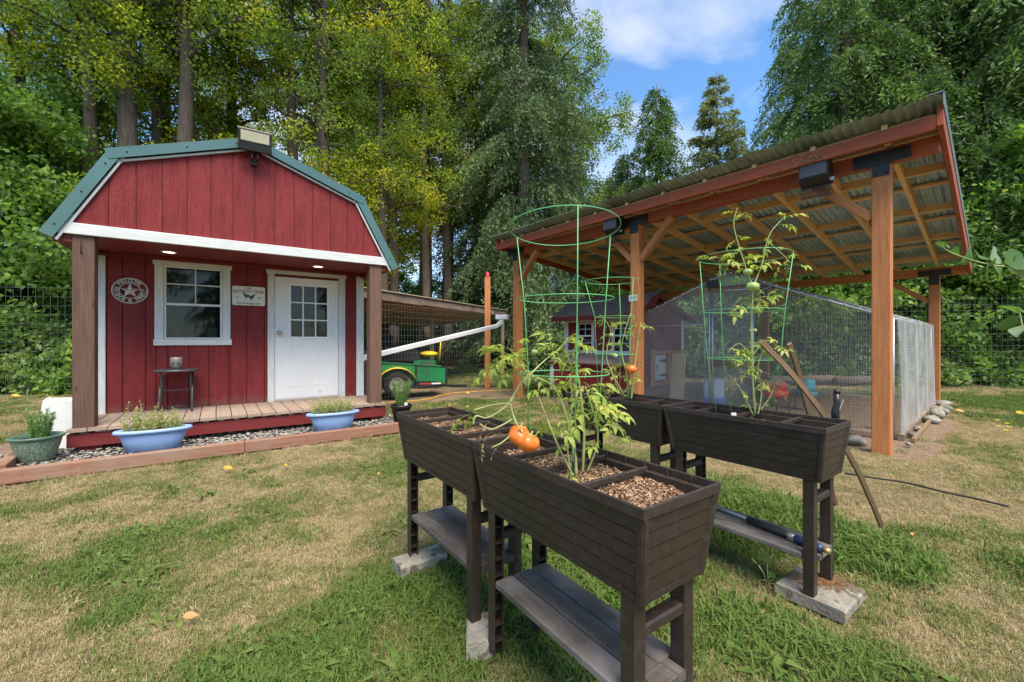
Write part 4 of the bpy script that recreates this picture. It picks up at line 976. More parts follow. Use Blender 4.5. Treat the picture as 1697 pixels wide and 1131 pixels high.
MB().box((-hw_ - .0, -.435, .15), (-hw_ + .09, -.422, .66)).build('trim', M['white'], nb)
for x in (-1.45, -.75): MB().box((x, -.03, .835), (x + .09, .0, .86), .004).build('hinge', M['black'], hen)
# pop door on the run side, framed in cedar
MB().box((.02, .30, .28), (.05, .40, .92)).box((.02, .86, .28), (.05, .96, .92)).box((.018, .3, .84), (.055, 1.5, .90)).box((.02, .40, .28), (.05, .86, .36)).build('door_frame', M['cedar'], hen)
pd = MB().box((.03, .43, .38), (.05, .78, .82)).build('pop_door', M['white'], hen)
hg = MB()
for z in (.47, .72): hg.prism([(.55, z - .01), (.77, z - .035), (.77, z + .035), (.55, z + .01)], lambda a, b, d: (d, a, b), .051, .056)
hg.box((.051, .47, .55), (.058, .50, .66), .002).build('strap_hinge', M['black'], pd)
# ------------------------------------------------------------------ elevated planters
def hexa(mb, A, B):
    """A, B: 4 corners each, outer then inner"""
    ro = random.random() * 20; ln = (Vector(A[1]) - Vector(A[0])).length; h_ = (Vector(A[3]) - Vector(A[0])).length
    u = [(ro, ro), (ro + ln, ro), (ro + ln, ro + h_), (ro, ro + h_)]
    return mb.add(list(A) + list(B), [(0, 1, 2, 3), (7, 6, 5, 4), (0, 4, 5, 1), (1, 5, 6, 2), (2, 6, 7, 3), (3, 7, 4, 0)], [u] * 6)
PLN, PWD = .722, .295
def planter(N, l, zr, zb_legs, zsh, label, dividers, seed, heap):
    rz_ = math.atan2(-l[1], -l[0]); t = thing('elevated_planter', label, 'planter', (N[0], N[1], 0), rz_, 'brown elevated garden planters')
    PM = M['planter']; Lx, Wy = PLN, PWD; zb = zr - .224
    r = MB(); th = .007; hb = .026
    r.box((-Lx, 0, zr - hb), (0, th, zr), .002).box((-Lx, Wy - th, zr - hb), (0, Wy, zr), .002).box((-Lx, th, zr - hb), (-Lx + th, Wy - th, zr), .002).box((-th, th, zr - hb), (0, Wy - th, zr), .002)
    r.build('rim', PM, t)
    # inner ledge with ribs
    lg = MB(); lw = .020; zl = zr - .020
    lg.box((-Lx + th, th, zl - .004), (-th, th + lw, zl), .001).box((-Lx + th, Wy - th - lw, zl - .004), (-th, Wy - th, zl), .001).box((-Lx + th, th + lw, zl - .004), (-Lx + th + lw, Wy - th - lw, zl), .001).box((-th - lw, th + lw, zl - .004), (-th, Wy - th - lw, zl), .001)
    for k in range(1, 10):
        x = -Lx + Lx * k / 10; lg.box((x, th, zl), (x + .003, th + .008, zr - .003), 0).box((x, Wy - th - .008, zl), (x + .003, Wy - th, zr - .003), 0)
    i0 = th + lw
    for a, b in (((-Lx + i0, i0 - .003), (-i0, i0)), ((-Lx + i0, Wy - i0), (-i0, Wy - i0 + .003)), ((-Lx + i0 - .003, i0), (-Lx + i0, Wy - i0)), ((-i0, i0), (-i0 + .003, Wy - i0))):
        lg.box((a[0], a[1], zr - .12), (b[0], b[1], zl - .004), 0)
    lg.build('inner_ledge', PM, t)
    def P(sx, sy, f, off=0):    # corner of the tapered body at height fraction f (0 bottom, 1 top)
        ix = .030 * (1 - f) + .006 * f + off; iy = .034 * (1 - f) + .006 * f + off
        return (-ix if sx else -Lx + ix, iy if sy == 0 else Wy - iy, zb + (zr - hb + .002 - zb) * f)
    nb = 5; FR = [.075 + (1 - .075) * i / nb for i in range(nb + 1)]
    for (c0, c1) in (((0, 0), (1, 0)), ((1, 0), (1, 1)), ((1, 1), (0, 1)), ((0, 1), (0, 0))):
        for i in range(nb):
            f0, f1 = FR[i] + .006, FR[i + 1] - .006
            A = [P(*c0, f0), P(*c1, f0), P(*c1, f1), P(*c0, f1)]; Bn = [P(*c0, f0, .006), P(*c1, f0, .006), P(*c1, f1, .006), P(*c0, f1, .006)]
            hexa(MB(), A, Bn).build('board', PM, t)
        # bottom band
    sh = MB()
    for (c0, c1) in (((0, 0), (1, 0)), ((1, 0), (1, 1)), ((1, 1), (0, 1)), ((0, 1), (0, 0))):
        hexa(sh, [P(*c0, .0, .003), P(*c1, .0, .003), P(*c1, 1, .003), P(*c0, 1, .003)], [P(*c0, 0, .008), P(*c1, 0, .008), P(*c1, 1, .008), P(*c0, 1, .008)])
    sh.box((-Lx + .034, .038, zb), (-.034, Wy - .038, zb + .008), .001); sh.build('shell', PM, t)
    bd = MB()
    for (c0, c1) in (((0, 0), (1, 0)), ((1, 0), (1, 1)), ((1, 1), (0, 1)), ((0, 1), (0, 0))):
        hexa(bd, [P(*c0, -.01, -.003), P(*c1, -.01, -.003), P(*c1, .072, -.003), P(*c0, .072, -.003)], [P(*c0, -.01, .004), P(*c1, -.01, .004), P(*c1, .072, .004), P(*c0, .072, .004)])
    bd.build('bottom_band', PM, t)
    for sx in (0, 1):
        for sy in (0, 1):
            a = P(sx, sy, 0, .006); b = P(sx, sy, 1, .006); MB().bar(a, b, .024, .024, (1, 0, 0), .006).build('corner_post', PM, t)
    # dividers
    for k, x in enumerate(dividers):
        MB().box((-x - .006, th, zr - .030), (-x + .006, Wy - th, zr - .012), .002).build('divider', PM, t)
    # legs: channels open towards the middle, with rungs
    for sx in (0, 1):
        for sy in (0, 1):
            x0 = -.092 if sx else -Lx + .052; x1 = x0 + .040; y0 = .034 if sy == 0 else Wy - .034 - .040; y1 = y0 + .040
            tp = 0.0; lgm = MB()
            lgm.box((x1 - .005 if sx else x0, y0, zb_legs), (x1 if sx else x0 + .005, y1, zb + .01), .0015)
            xa, xb = (x0, x1 - .005) if sx else (x0 + .005, x1)
            lgm.box((xa, y0, zb_legs), (xb, y0 + .005, zb + .01), .0015).box((xa, y1 - .005, zb_legs), (xb, y1, zb + .01), .0015)
            z = zb_legs + .04
            while z < zb: lgm.box((xa, y0 + .005, z), (xb, y1 - .005, z + .003), 0).box((xa, y0 + .02, z - .03), (xb - .014 if sx == 0 else xb, y0 + .022, z), 0); z += .055
            lgm.build('leg', PM, t)
        xr = -.092 if sx else -Lx + .052
        MB().box((xr, .074, zb - .105), (xr + .038, Wy - .074, zb - .075), .005).build('end_rail', PM, t)
    # shelf
    ys_ = [.036, .036 + .074, .036 + .148, .036 + .223]
    for a, b in zip(ys_, ys_[1:]):
        MB().box((-Lx + .095, a + .0015, zsh - .026), (-.096, b - .0015, zsh), .005).box((-.096, max(a, .076) + .001, zsh - .026), (-.045, min(b, Wy - .076) - .001, zsh), .003).build('shelf_board', M['shelf'], t)
    # soil and mulch
    rn = np.random.default_rng(seed); nx_, ny_ = 40, 14
    def hz(x, y): return zr - .055 + heap * (.5 + .9 * (vnoise(x + 3, y, 5.0, seed) - .5)) + .010 * (vnoise(x, y, 30, seed + 1) - .5)
    gx, gy = np.meshgrid(np.linspace(-Lx + i0, -i0, nx_), np.linspace(i0, Wy - i0, ny_)); V = np.stack([gx, gy, hz(gx, gy)], -1).reshape(-1, 3)
    ii = np.arange(nx_ * ny_).reshape(ny_, nx_); F = np.stack([ii[:-1, :-1], ii[:-1, 1:], ii[1:, 1:], ii[1:, :-1]], -1).reshape(-1, 4)
    o = bpy.data.objects.new('soil', raw_mesh('soil', V, F, M['soil'], None, True)); link(o, t)
    n = 5200; x = rn.uniform(-Lx + i0 + .004, -i0 - .004, n); y = rn.uniform(i0 + .004, Wy - i0 - .004, n)
    C0 = np.stack([x, y, hz(x, y) + rn.uniform(0, .007, n)], -1); D = norm(rn.normal(0, 1, (n, 3)) * [1, 1, .35]); U = norm(np.cross(D, rn.normal(0, .35, (n, 3)) + [0, 0, 1]))
    ln = rn.uniform(.006, .018, n); v, f, r_ = leaves(C0 - D * ln[:, None] / 2, D, U, ln, rn.uniform(.003, .007, n), rn.beta(2, 2.2, n), .0)
    # thickness: a second, lower copy
    o = bpy.data.objects.new('bark_mulch', raw_mesh('bark_mulch', v, f, M['mulch'], r_)); link(o, t); o['kind'] = 'stuff'
    return t
lA = Vector((-.570, .822)).normalized(); lD = Vector((-.592, .806)).normalized()
NA = (.272, .872); NB = (-.143, 1.470); ND = (1.222, 1.643); NC = (ND[0] + lD.x * (PLN + .012), ND[1] + lD.y * (PLN + .012))
lB = Vector((-.581, .814)).normalized()
planter(NA, lA, .740, .035, .285, 'nearest brown elevated planter, holding the orange tomatoes and a tall green cage', (.215, .37, .53), 21, .022)
planter(NB, lB, .740, .062, .262, 'brown elevated planter of bare bark mulch touching the left end of the nearest planter', (.16, .33, .52), 22, .026)
planter(ND, lD, .745, .050, .212, 'brown elevated planter with a hose wand on its shelf and stakes leaning behind it', (.19, .40, .58), 23, .0)
planter(NC, lD, .745, .050, .212, 'brown elevated planter furthest back, in front of the red hen house', (.18, .40, .56), 24, .0)

# concrete pavers under the legs
def paver(c, w, d, z0, z1, rot, label):
    o = MB().box((-w / 2, -d / 2, z0), (w / 2, d / 2, z1), .007).build('concrete_paver', M['conc']); o.location = (c[0], c[1], 0); o.rotation_euler = (0, 0, rot); tag(o, label, 'paver', 'concrete pavers under the planters')
pB = Vector((NB[0], NB[1])) + lB * .66; wB = Vector((-lB.y * -1, 0)); wB = Vector((lB.y, -lB.x))
q = pB + wB * .13; paver((q.x - .02, q.y - .06), *(.12, .23), .0, .060, math.atan2(wB.y, wB.x) - R(90) + .0, 'wide concrete paver under the left legs of the mulch-only planter')
q = Vector((NB[0], NB[1])) + lB * .05 + wB * .06; paver((q.x + .005, q.y - .03), *(.09, .16), .0, .060, math.atan2(wB.y, wB.x) - R(90) + R(60), 'half-buried concrete paver between the two near planters')
wD = Vector((lD.y, -lD.x)); q = Vector(ND) + lD * .075 + wD * .15; paver((q.x + .005, q.y - .0), .25, .25, .0, .046, math.atan2(wD.y, wD.x), 'square concrete paver strewn with needles under the right-hand planter')
q = Vector(NC) + lD * .08 + wD * .15; paver((q.x, q.y), .3, .3, 0, .046, .9, 'concrete paver under the furthest planter')
nd_ = MB(); rn = random.Random(2); q = Vector(ND) + lD * .07 + wD * .21
for k in range(420):
    a = rn.uniform(0, 6.28); c0 = Vector((q.x + rn.gauss(0, .05), q.y + rn.gauss(0, .03), .049 + rn.uniform(0, .008))); d_ = Vector((math.cos(a), math.sin(a), rn.uniform(-.1, .1))) * rn.uniform(.012, .03); nd_.bar(c0, c0 + d_, .0018, .001, ch=0)
tag(nd_.build('needle_litter', m_plain('dry_needles', (.26, .13, .06), .9, .3)), 'brown needle litter lying on the paver under the right-hand planter', 'litter', kind='stuff')

# ------------------------------------------------------------------ tomato cages
def cage(rings, feet, label, loc, cx=0, cy=0, tw=.0015):
    t = thing('tomato_cage', label, 'plant cage', loc)
    for r, z, ox, oy, tilt in rings: MB().ring((ox, oy, z - loc[2]), r, tw, 48, 6, tilt).build('ring', M['cage'], t)
    for k, (fx, fy, fz, topi) in enumerate(feet):
        a = math.atan2(fy, fx); pts = [(fx, fy, fz - loc[2])]
        for r, z, ox, oy, tilt in sorted(rings, key=lambda q: q[1]):
            if len(pts) <= topi: pts.append((ox + r * math.cos(a), oy + r * math.sin(a), z - loc[2] + tilt * math.sin(a)))
        MB().tube(pts, tw * 1.15, 6).build('upright', M['cage'], t)
    return t
LA = Vector((.162, 1.274, .70))
cage([(.165, 1.428, -.004, .0, -.016), (.143, 1.214, .0, 0, 0), (.128, .99, .0, 0, 0)],
     [(.010, -.108, .70, 3), (-.112, .066, .70, 3), (.100, .040, .70, 3)], 'tall green wire tomato cage in the nearest planter, with the widest hoops', LA)
LC = Vector((.665, 2.72, .70))
cage([(.172, 1.47, -.02, 0, 0), (.13, 1.24, 0, 0, 0), (.12, 1.0, 0, 0, 0)], [(.06, -.09, .70, 3), (-.10, .03, .70, 3), (.05, .09, .70, 3)], 'green wire tomato cage in the furthest planter, before the hen house', LC, tw=.0017)
LD = Vector((1.175, 2.155, .70))
cage([(.212, 1.515, .008, 0, 0), (.185, 1.24, .0, 0, .0), (.165, .995, 0, 0, 0)], [(-.095, .075, .70, 3), (.035, -.03, .70, 3), (.085, -.07, .70, 3), (-.01, .11, .7, 3)], 'green wire tomato cage in the planter by the leaning stakes', LD, tw=.0017)

# ------------------------------------------------------------------ tomato plants
def leaflet(V, F, Rn, base, d, n, L, W, rnd, curl):
    d = norm(np.array(d)); n = norm(np.array(n) - d * np.dot(n, d)); s = np.cross(d, n)
    prof = [(0, 0), (.12, .26), (.30, .46), (.40, .36), (.54, .42), (.66, .27), (.78, .24), (1, 0)]
    b0 = len(V); 
    mid = [base + d * L * t - n * curl * L * t * t for t, w in prof]
    Lf = [m + s * W * w + n * W * w * .35 for m, (t, w) in zip(mid, prof)]; Rt = [m - s * W * w + n * W * w * .35 for m, (t, w) in zip(mid, prof)]
    V += mid + Lf[1:-1] + Rt[1:-1]; k = len(prof)
    li = [b0] + [b0 + k + i for i in range(k - 2)] + [b0 + k - 1]; ri = [b0] + [b0 + 2 * k - 2 + i for i in range(k - 2)] + [b0 + k - 1]
    for i in range(k - 1):
        for side in (li, ri):
            q = [b0 + i, b0 + i + 1, side[i + 1], side[i]]
            q2 = []
            for x in q:
                if x not in q2: q2.append(x)
            if len(q2) == 3: q2.append(q2[-1]) ; q2 = q2[:3]
            F.append(q2 if side is li else q2[::-1]); Rn.append(rnd)
def comp_leaf(seed, mat, size=1.0, nlf=7, droop=.5, wide=.55):
    rn = np.random.default_rng(seed); V = []; F = []; Rn = []; base = np.zeros(3); rr = rn.random()
    Ltot = .10 * size; pts = []
    for i in range(6): t = i / 5; pts.append(np.array([Ltot * t, .006 * math.sin(3 * t + seed), Ltot * (.25 * t - droop * t * t)]))
    def pet(t): i = min(int(t * 5), 4); f = t * 5 - i; return pts[i] * (1 - f) + pts[i + 1] * f
    leaflet(V, F, Rn, pts[-1], pts[-1] - pts[-2], (0, 0, 1), .052 * size, .052 * size * wide, rr, .5)
    for k, t in enumerate((.95, .68, .42)[:(nlf - 1) // 2]):
        for sg in (-1, 1):
            b = pet(t - .03 * (sg > 0)); L_ = .045 * size * (1 - .22 * k) * rn.uniform(.8, 1.15)
            leaflet(V, F, Rn, b + np.array([0, sg * .004, 0]), (.55, sg * 1.0, rn.uniform(-.5, .2)), (rn.normal(0, .25), rn.normal(0, .2), 1), L_, L_ * wide, np.clip(rr + rn.normal(0, .12), 0, 1), rn.uniform(.2, .8))
    # petiole as thin strip
    for i in range(5):
        b0 = len(V); a, b = pts[i], pts[i + 1]; w = np.array([0, .0011, 0]); V += [a - w, a + w, b + w, b - w]; F.append([b0, b0 + 1, b0 + 2, b0 + 3]); Rn.append(.6)
        b0 = len(V); w = np.array([0, 0, .0011]); V += [a - w, a + w, b + w, b - w]; F.append([b0, b0 + 1, b0 + 2, b0 + 3]); Rn.append(.6)
    me = bpy.data.meshes.new('leaf'); me.from_pydata([tuple(v) for v in V], [], F); at_ = me.attributes.new('rnd', 'FLOAT', 'FACE'); at_.data.foreach_set('value', np.array(Rn, dtype=np.float32)); me.materials.append(mat)
    me.polygons.foreach_set('use_smooth', [True] * len(F)); me.update(); return me
LM = [comp_leaf(i, M['tomleaf'], 1.0, 7 if i % 3 else 5, .3 + .15 * (i % 4)) for i in range(8)]
DM = [comp_leaf(20 + i, M['deadleaf'], .75, 7, 1.1, .32) for i in range(4)]
def put_leaf(parent, pos, az, el, roll, s, mesh):
    o = bpy.data.objects.new('leaf', mesh); link(o, parent); o.location = pos; o.rotation_euler = (roll, -el, az); o.scale = (s, s, s); return o
def bez(pts, n=10):
    pts = [Vector(p) for p in pts]; out = []
    for i in range(len(pts) - 1):
        p0 = pts[max(i - 1, 0)]; p1 = pts[i]; p2 = pts[i + 1]; p3 = pts[min(i + 2, len(pts) - 1)]
        for k in range(n):
            t = k / n; out.append(.5 * ((2 * p1) + (p2 - p0) * t + (2 * p0 - 5 * p1 + 4 * p2 - p3) * t * t + (3 * p1 - p0 - 3 * p2 + p3) * t ** 3))
    out.append(pts[-1]); return out
def tomato(parent_label, pos, r, mat, seed, name='tomato', ribs=True):
    rn = random.Random(seed); n = 30; m = 14; vs = []; fs = []; ph = rn.uniform(0, 6)
    for i in range(m + 1):
        th = math.pi * i / m
        for k in range(n):
            a = 2 * math.pi * k / n; lob = 1 + (.07 if ribs else .02) * math.cos(5 * a + ph) * math.sin(th) ** .6 * (1 if i < m * .7 else .6) + .03 * math.cos(2 * a + ph * 2)
            rr = r * lob * math.sin(th); z = r * .80 * math.cos(th) - (r * .16 * math.exp(-(th / .35) ** 2))
            vs.append((rr * math.cos(a), rr * math.sin(a), z))
    for i in range(m):
        for k in range(n): j = (k + 1) % n; fs.append((i * n + k, (i + 1) * n + k, (i + 1) * n + j, i * n + j))
    o = MB().add(vs, fs, None, True).build(name, mat, parent_label); o.location = pos; return o
def plant(name, label, loc, stems, n_leaves, seed, dead=0, smin=.5, smax=1.0, low=0, stemr=.004):
    t = thing(name, label, 'tomato plant', loc); rn = random.Random(seed); st_ = MB(); lo = Vector(loc); sites = []
    for pts, r0, w, deadfrac in stems:
        c = bez([Vector(p) - lo for p in pts], 8); n = len(c); st_.tube(c, [r0 * (1 - .7 * i / n) for i in range(n)], 6)
        for i in range(1, n): sites.append((c[i], (c[i] - c[i - 1]).normalized(), w * (i / n + low), deadfrac))
    st_.build('stem', M['stem'], t)
    ws = [s[2] for s in sites]
    for k in range(n_leaves):
        p, d, w, df = rn.choices(sites, ws)[0]; az = rn.uniform(0, 6.283); el = rn.uniform(-.5, .7)
        dd = rn.random() < df; put_leaf(t, p + Vector((rn.gauss(0, .004), rn.gauss(0, .004), rn.gauss(0, .01))), az, el, rn.gauss(0, .4), rn.uniform(smin, smax), rn.choice(DM if dd else LM))
    return t
A_ = lambda px, py, Z: tuple(at(px, py, Z))
tA = plant('tomato_plant', 'leafy tomato plant with two big orange tomatoes hanging over the nearest planter', LA, [
    ([A_(955, 792, 1.25), A_(950, 740, 1.25), A_(935, 680, 1.24), A_(915, 640, 1.22), A_(878, 622, 1.18)], .0065, .9, .05),
    ([A_(965, 790, 1.27), A_(968, 720, 1.28), A_(962, 650, 1.28), A_(955, 600, 1.28), A_(966, 560, 1.28)], .005, 1.0, .0),
    ([A_(950, 790, 1.22), A_(925, 740, 1.20), A_(905, 690, 1.2), A_(890, 650, 1.22)], .0035, 1.0, .1),
    ([A_(970, 790, 1.27), A_(990, 735, 1.26), A_(985, 690, 1.26), A_(970, 640, 1.27)], .0035, 1.2, .0),
    ([A_(945, 785, 1.22), A_(940, 730, 1.2), A_(948, 670, 1.2), A_(944, 620, 1.2)], .003, 1.2, .1),
    ([A_(968, 690, 1.27), A_(1000, 680, 1.24), A_(1015, 705, 1.22), A_(1018, 730, 1.21)], .0022, .5, .0),
    ([A_(878, 622, 1.18), A_(900, 600, 1.2), A_(925, 580, 1.22), A_(938, 566, 1.24)], .0025, .8, .0),
    ([A_(878, 622, 1.18), A_(862, 604, 1.16), A_(846, 592, 1.15), A_(832, 598, 1.13)], .0022, .9, .0)], 105, 3, smin=.32, smax=.72, low=.5)
lo = LA; br = MB()
for pts, r0 in (([A_(880, 620, 1.18), A_(866, 634, 1.17), A_(852, 655, 1.16), A_(845, 668, 1.15)], .0045), ([A_(845, 668, 1.15), A_(851, 690, 1.14), A_(857, 704, 1.13)], .0028),
                ([A_(845, 668, 1.15), A_(825, 684, 1.14), A_(806, 693, 1.13), A_(789, 690, 1.12), A_(784, 704, 1.12)], .0026), ([A_(845, 668, 1.15), A_(815, 672, 1.14), A_(785, 680, 1.12)], .0022),
                ([A_(849, 695, 1.14), A_(832, 705, 1.12), A_(812, 712, 1.11), A_(795, 703, 1.1)], .0022), ([A_(846, 722, 1.12), A_(830, 735, 1.1), A_(815, 742, 1.1)], .0018)):
    br.tube([p - lo for p in bez(pts, 6)], r0, 6)
br.build('fruiting_branch', M['stem'], tA)
t1 = tomato(tA, Vector(A_(861, 722, 1.13)) - lo, .031, M['tomato'], 1); t1.rotation_euler = (.5, .2, 0)
t2 = tomato(tA, Vector(A_(876, 735, 1.12)) - lo, .030, M['tomato'], 2); t2.rotation_euler = (-.3, .25, .6)
tomato(tA, Vector(A_(886, 584, 1.25)) - lo, .011, M['tomatog'], 3, 'green_tomato', False)
cal = MB()
for px, py in ((863, 708), (880, 722)):
    c0 = Vector(A_(px, py, 1.11)) - lo
    for k in range(5): a = k * 1.257; cal.bar(c0, c0 + Vector((math.cos(a) * .014, math.sin(a) * .006, math.sin(a) * .012 - .001)), .004, .001, ch=0)
cal.build('calyx', M['stem'], tA)
for px, py, az, s in ((782, 688, 3.0, .5), (800, 686, 2.6, .5), (812, 700, 3.6, .5), (818, 716, 3.2, .45), (828, 740, 3.5, .4), (803, 735, 4.2, .4), (842, 592, 2.9, .8), (835, 610, 3.3, .8), (850, 612, 4.0, .6), (905, 588, .7, .6), (938, 566, .2, .6), (930, 572, 1.2, .6)):
    put_leaf(tA, Vector(A_(px, py, 1.13 if px < 835 else 1.2)) - lo, az, -.2, .2, s, LM[(px + py) % 8] if px > 830 or py < 695 else DM[px % 4])
tC = plant('tomato_plant', 'straggly tomato plant with one red tomato in the furthest planter', LC, [
    ([A_(1042, 662, 2.75), A_(1038, 620, 2.75), A_(1030, 575, 2.75), A_(1045, 520, 2.75)], .006, 1, .2), ([A_(1046, 662, 2.7), A_(1052, 610, 2.7), A_(1058, 560, 2.7), A_(1062, 535, 2.7)], .006, 1, .2),
    ([A_(1038, 662, 2.7), A_(1015, 620, 2.7), A_(1005, 590, 2.7), A_(1012, 550, 2.7), A_(1002, 530, 2.7)], .005, 1, .3), ([A_(1034, 662, 2.8), A_(1022, 640, 2.8), A_(1012, 610, 2.8)], .005, 1, .6)], 70, 5, smin=.35, smax=.8, low=.2)
tomato(tC, Vector(A_(1046, 612, 2.66)) - LC, .036, M['tomato'], 5, ribs=False); tomato(tC, Vector(A_(1013, 556, 2.7)) - LC, .018, M['tomatog'], 6, 'green_tomato', False); tomato(tC, Vector(A_(1020, 590, 2.7)) - LC, .016, M['tomatog'], 7, 'green_tomato', False)
tD = plant('tomato_plant', 'tall tomato plant with forked yellow stems and two green tomatoes', LD, [
    ([A_(1252, 690, 2.12), A_(1248, 640, 2.12), A_(1246, 590, 2.12), A_(1245, 530, 2.1), A_(1247, 480, 2.08), A_(1238, 450, 2.08), A_(1222, 400, 2.08), A_(1216, 370, 2.08), A_(1222, 345, 2.08)], .006, .55, .05),
    ([A_(1247, 478, 2.08), A_(1262, 440, 2.1), A_(1275, 390, 2.1), A_(1298, 362, 2.1)], .0045, .6, 0),
    ([A_(1256, 688, 2.1), A_(1262, 650, 2.1), A_(1256, 610, 2.1), A_(1265, 580, 2.1)], .004, 1.0, .2), ([A_(1248, 688, 2.1), A_(1232, 655, 2.1), A_(1220, 635, 2.1), A_(1205, 620, 2.1)], .0035, .9, .8),
    ([A_(1254, 688, 2.15), A_(1275, 660, 2.15), A_(1285, 635, 2.15)], .0035, .8, .8), ([A_(1246, 590, 2.12), A_(1225, 570, 2.1), A_(1205, 585, 2.1)], .003, 1.0, .0), ([A_(1246, 590, 2.12), A_(1270, 565, 2.1), A_(1290, 575, 2.1)], .003, 1.0, .0),
    ([A_(1246, 510, 2.1), A_(1225, 500, 2.1), A_(1210, 515, 2.1)], .002, 1.1, 0), ([A_(1246, 500, 2.1), A_(1268, 492, 2.1), A_(1285, 505, 2.1)], .002, 1.1, 0), ([A_(1222, 420, 2.08), A_(1200, 425, 2.05), A_(1188, 440, 2.05)], .002, 1.1, 0),
    ([A_(1272, 400, 2.1), A_(1300, 425, 2.08), A_(1308, 435, 2.05)], .002, 1.0, 0), ([A_(1250, 600, 2.12), A_(1235, 620, 2.08), A_(1215, 600, 2.05), A_(1200, 590, 2.05)], .002, 1.2, .1)], 112, 9, smin=.36, smax=.80, low=.7)
tomato(tD, Vector(A_(1239, 451, 2.06)) - LD, .021, M['tomatog'], 8, 'green_tomato'); tomato(tD, Vector(A_(1247, 475, 2.05)) - LD, .029, M['tomatog'], 9, 'green_tomato')
pt = MB().box((-.012, -.001, -.03), (.012, .001, .016), .001).build('plant_tag', M['whitep']); pt.location = at(1216, 690, 1.96); tag(pt, 'small white plant tag stuck in the soil below the tall tomato plant', 'plant tag')
# stakes leaning on the right planter
def stake(pts, w, label):
    c = bez(pts, 6); mb = MB()
    vs = []; fs = []; us = []
    for i, p in enumerate(c):
        d = (c[min(i + 1, len(c) - 1)] - c[max(0, i - 1)]).normalized(); s = d.cross(Vector((0, 1, 0))).normalized(); u = s.cross(d)
        for a, b in ((-1, -1), (1, -1), (1, 1), (-1, 1)): vs.append(p + s * a * w / 2 + u * b * w * .33)
    for i in range(len(c) - 1):
        for k in range(4): j = (k + 1) % 4; fs.append((i * 4 + k, i * 4 + j, i * 4 + 4 + j, i * 4 + 4 + k)); us.append([(i * .03, k * .03), (i * .03, k * .03 + .03), (i * .03 + .03, k * .03 + .03), (i * .03 + .03, k * .03)])
    fs += [(3, 2, 1, 0), tuple(len(vs) - 4 + k for k in range(4))]; us += [[(0, 0)] * 4] * 2
    return tag(mb.add(vs, fs, us).build('garden_stake', M['stake']), label, 'stake')
stake([A_(1261, 566, 1.98), A_(1312, 620, 2.03), A_(1368, 692, 2.10), A_(1420, 778, 2.25), A_(1462, 874, 2.45)], .023, 'long curved weathered stake leaning over the back of the right-hand planter')
stake([A_(1308, 570, 2.12), A_(1324, 620, 2.2), A_(1342, 690, 2.35), A_(1386, 838, 2.79)], .022, 'shorter straight stake crossing behind the long curved one')
# black hose nozzle hooked on the planter corner
nz = thing('hose_nozzle', 'black hose nozzle standing in the back corner of the right-hand planter', 'hose nozzle', at(1385, 694, 1.88))
MB().tube([(0, 0, -.02), (-.002, 0, .02), (.0, 0, .045), (.006, 0, .065), (.004, 0, .11)], [.014, .016, .014, .012, .012], 12).build('body', M['blackpl'], nz)
MB().tube([(.006, 0, .112), (.006, 0, .128)], .013, 12).build('cap', M['black'], nz); MB().bar((.012, 0, .03), (.034, 0, .085), .006, .004).build('trigger', M['tin'], nz)
# wand lying on the shelf
wd = thing('hose_wand', 'silver hose wand with black grip and blue end lying on the shelf', 'hose wand', (0, 0, 0))
p0 = at(1372, 912, 1.78); p3 = at(1180, 842, 2.35); zz = .212 + .02
pa = Vector((p0.x, p0.y, zz + .006)); 
def shp(a, b): w = Vector(ND) + lD * a + wD * b; return Vector((w.x, w.y, zz))
MB().tube([shp(.19, .125), shp(.66, .20)], .008, 10).build('tube', M['galv'], wd); MB().tube([shp(.19, .125), shp(.185, .124), shp(.36, .15), shp(.365, .151)][1:3], .016, 12).build('grip', M['rubber'], wd)
MB().tube([shp(.185, .124), shp(.15, .118)], .011, 10).build('collar', M['tin'], wd); MB().tube([shp(.15, .118), shp(.14, .116), shp(.05, .10), shp(.04, .098)], [.013, .018, .018, .013], 12).build('blue_end', m_plain('blue_plastic', (.025, .05, .13), .35), wd)
MB().tube([shp(.04, .098), shp(.015, .094)], .012, 12).build('brass_nut', m_plain('brass', (.45, .32, .15), .4, .1, 10, .6), wd)

# ------------------------------------------------------------------ red pole, gutter pipe, lean-to, cart, tractor
rp_ = thing('red_pole', 'tall orange square pole with a red cap at the end of the wire fence', 'pole', G(808, 642))
MB().box((-.065, -.065, -.1), (.065, .065, 2.54), .006).build('shaft', M['cedar'], rp_); MB().lathe([(.07, 2.54), (.075, 2.55), (.04, 2.58), (.05, 2.62), (.03, 2.66), (0, 2.67)], n=14).build('cap', m_plain('red_cap', (.45, .03, .03), .4), rp_)
gp_ = thing('gutter_pipe', 'white downspout pipe sloping from the old roof gutter to the shed post', 'pipe', at(632, 585, 6.9)); o_ = gp_.location
MB().bar(at(600, 594, 6.6) - o_, at(822, 541, 9.4) - o_, .075, .085, ch=.01).build('pipe', M['whitep'], gp_); MB().bar(at(822, 542, 9.4) - o_, at(833, 532, 9.45) - o_, .08, .09, ch=.01).bar(at(832, 538, 9.45) - o_, at(832, 524, 9.45) - o_, .08, .09, ch=.01).build('elbow', M['whitep'], gp_)
MB().bar(at(823, 526, 9.5) - o_, at(842, 526, 9.4) - o_, .12, .10, ch=.01).build('outlet', M['whitep'], gp_)
E0 = Vector((-2.86, 7.5, 0)); Ee = Vector((.394, .919, 0)); Ep = Vector((-.919, .394, 0))
lt_ = thing('lean_to', 'open lean-to with a rotten timber roof edge beside the red shed', 'lean-to', E0)
def lw_(a, b, z): return Ee * a + Ep * b + Vector((0, 0, z))
for a0, a1 in ((0, 2.1), (2.11, 4.3), (4.31, 6.75)): MB().bar(lw_(a0, 0, 1.96), lw_(a1, 0, 1.945), .06, .19, ch=.012).build('edge_board', M['oldwood'], lt_)
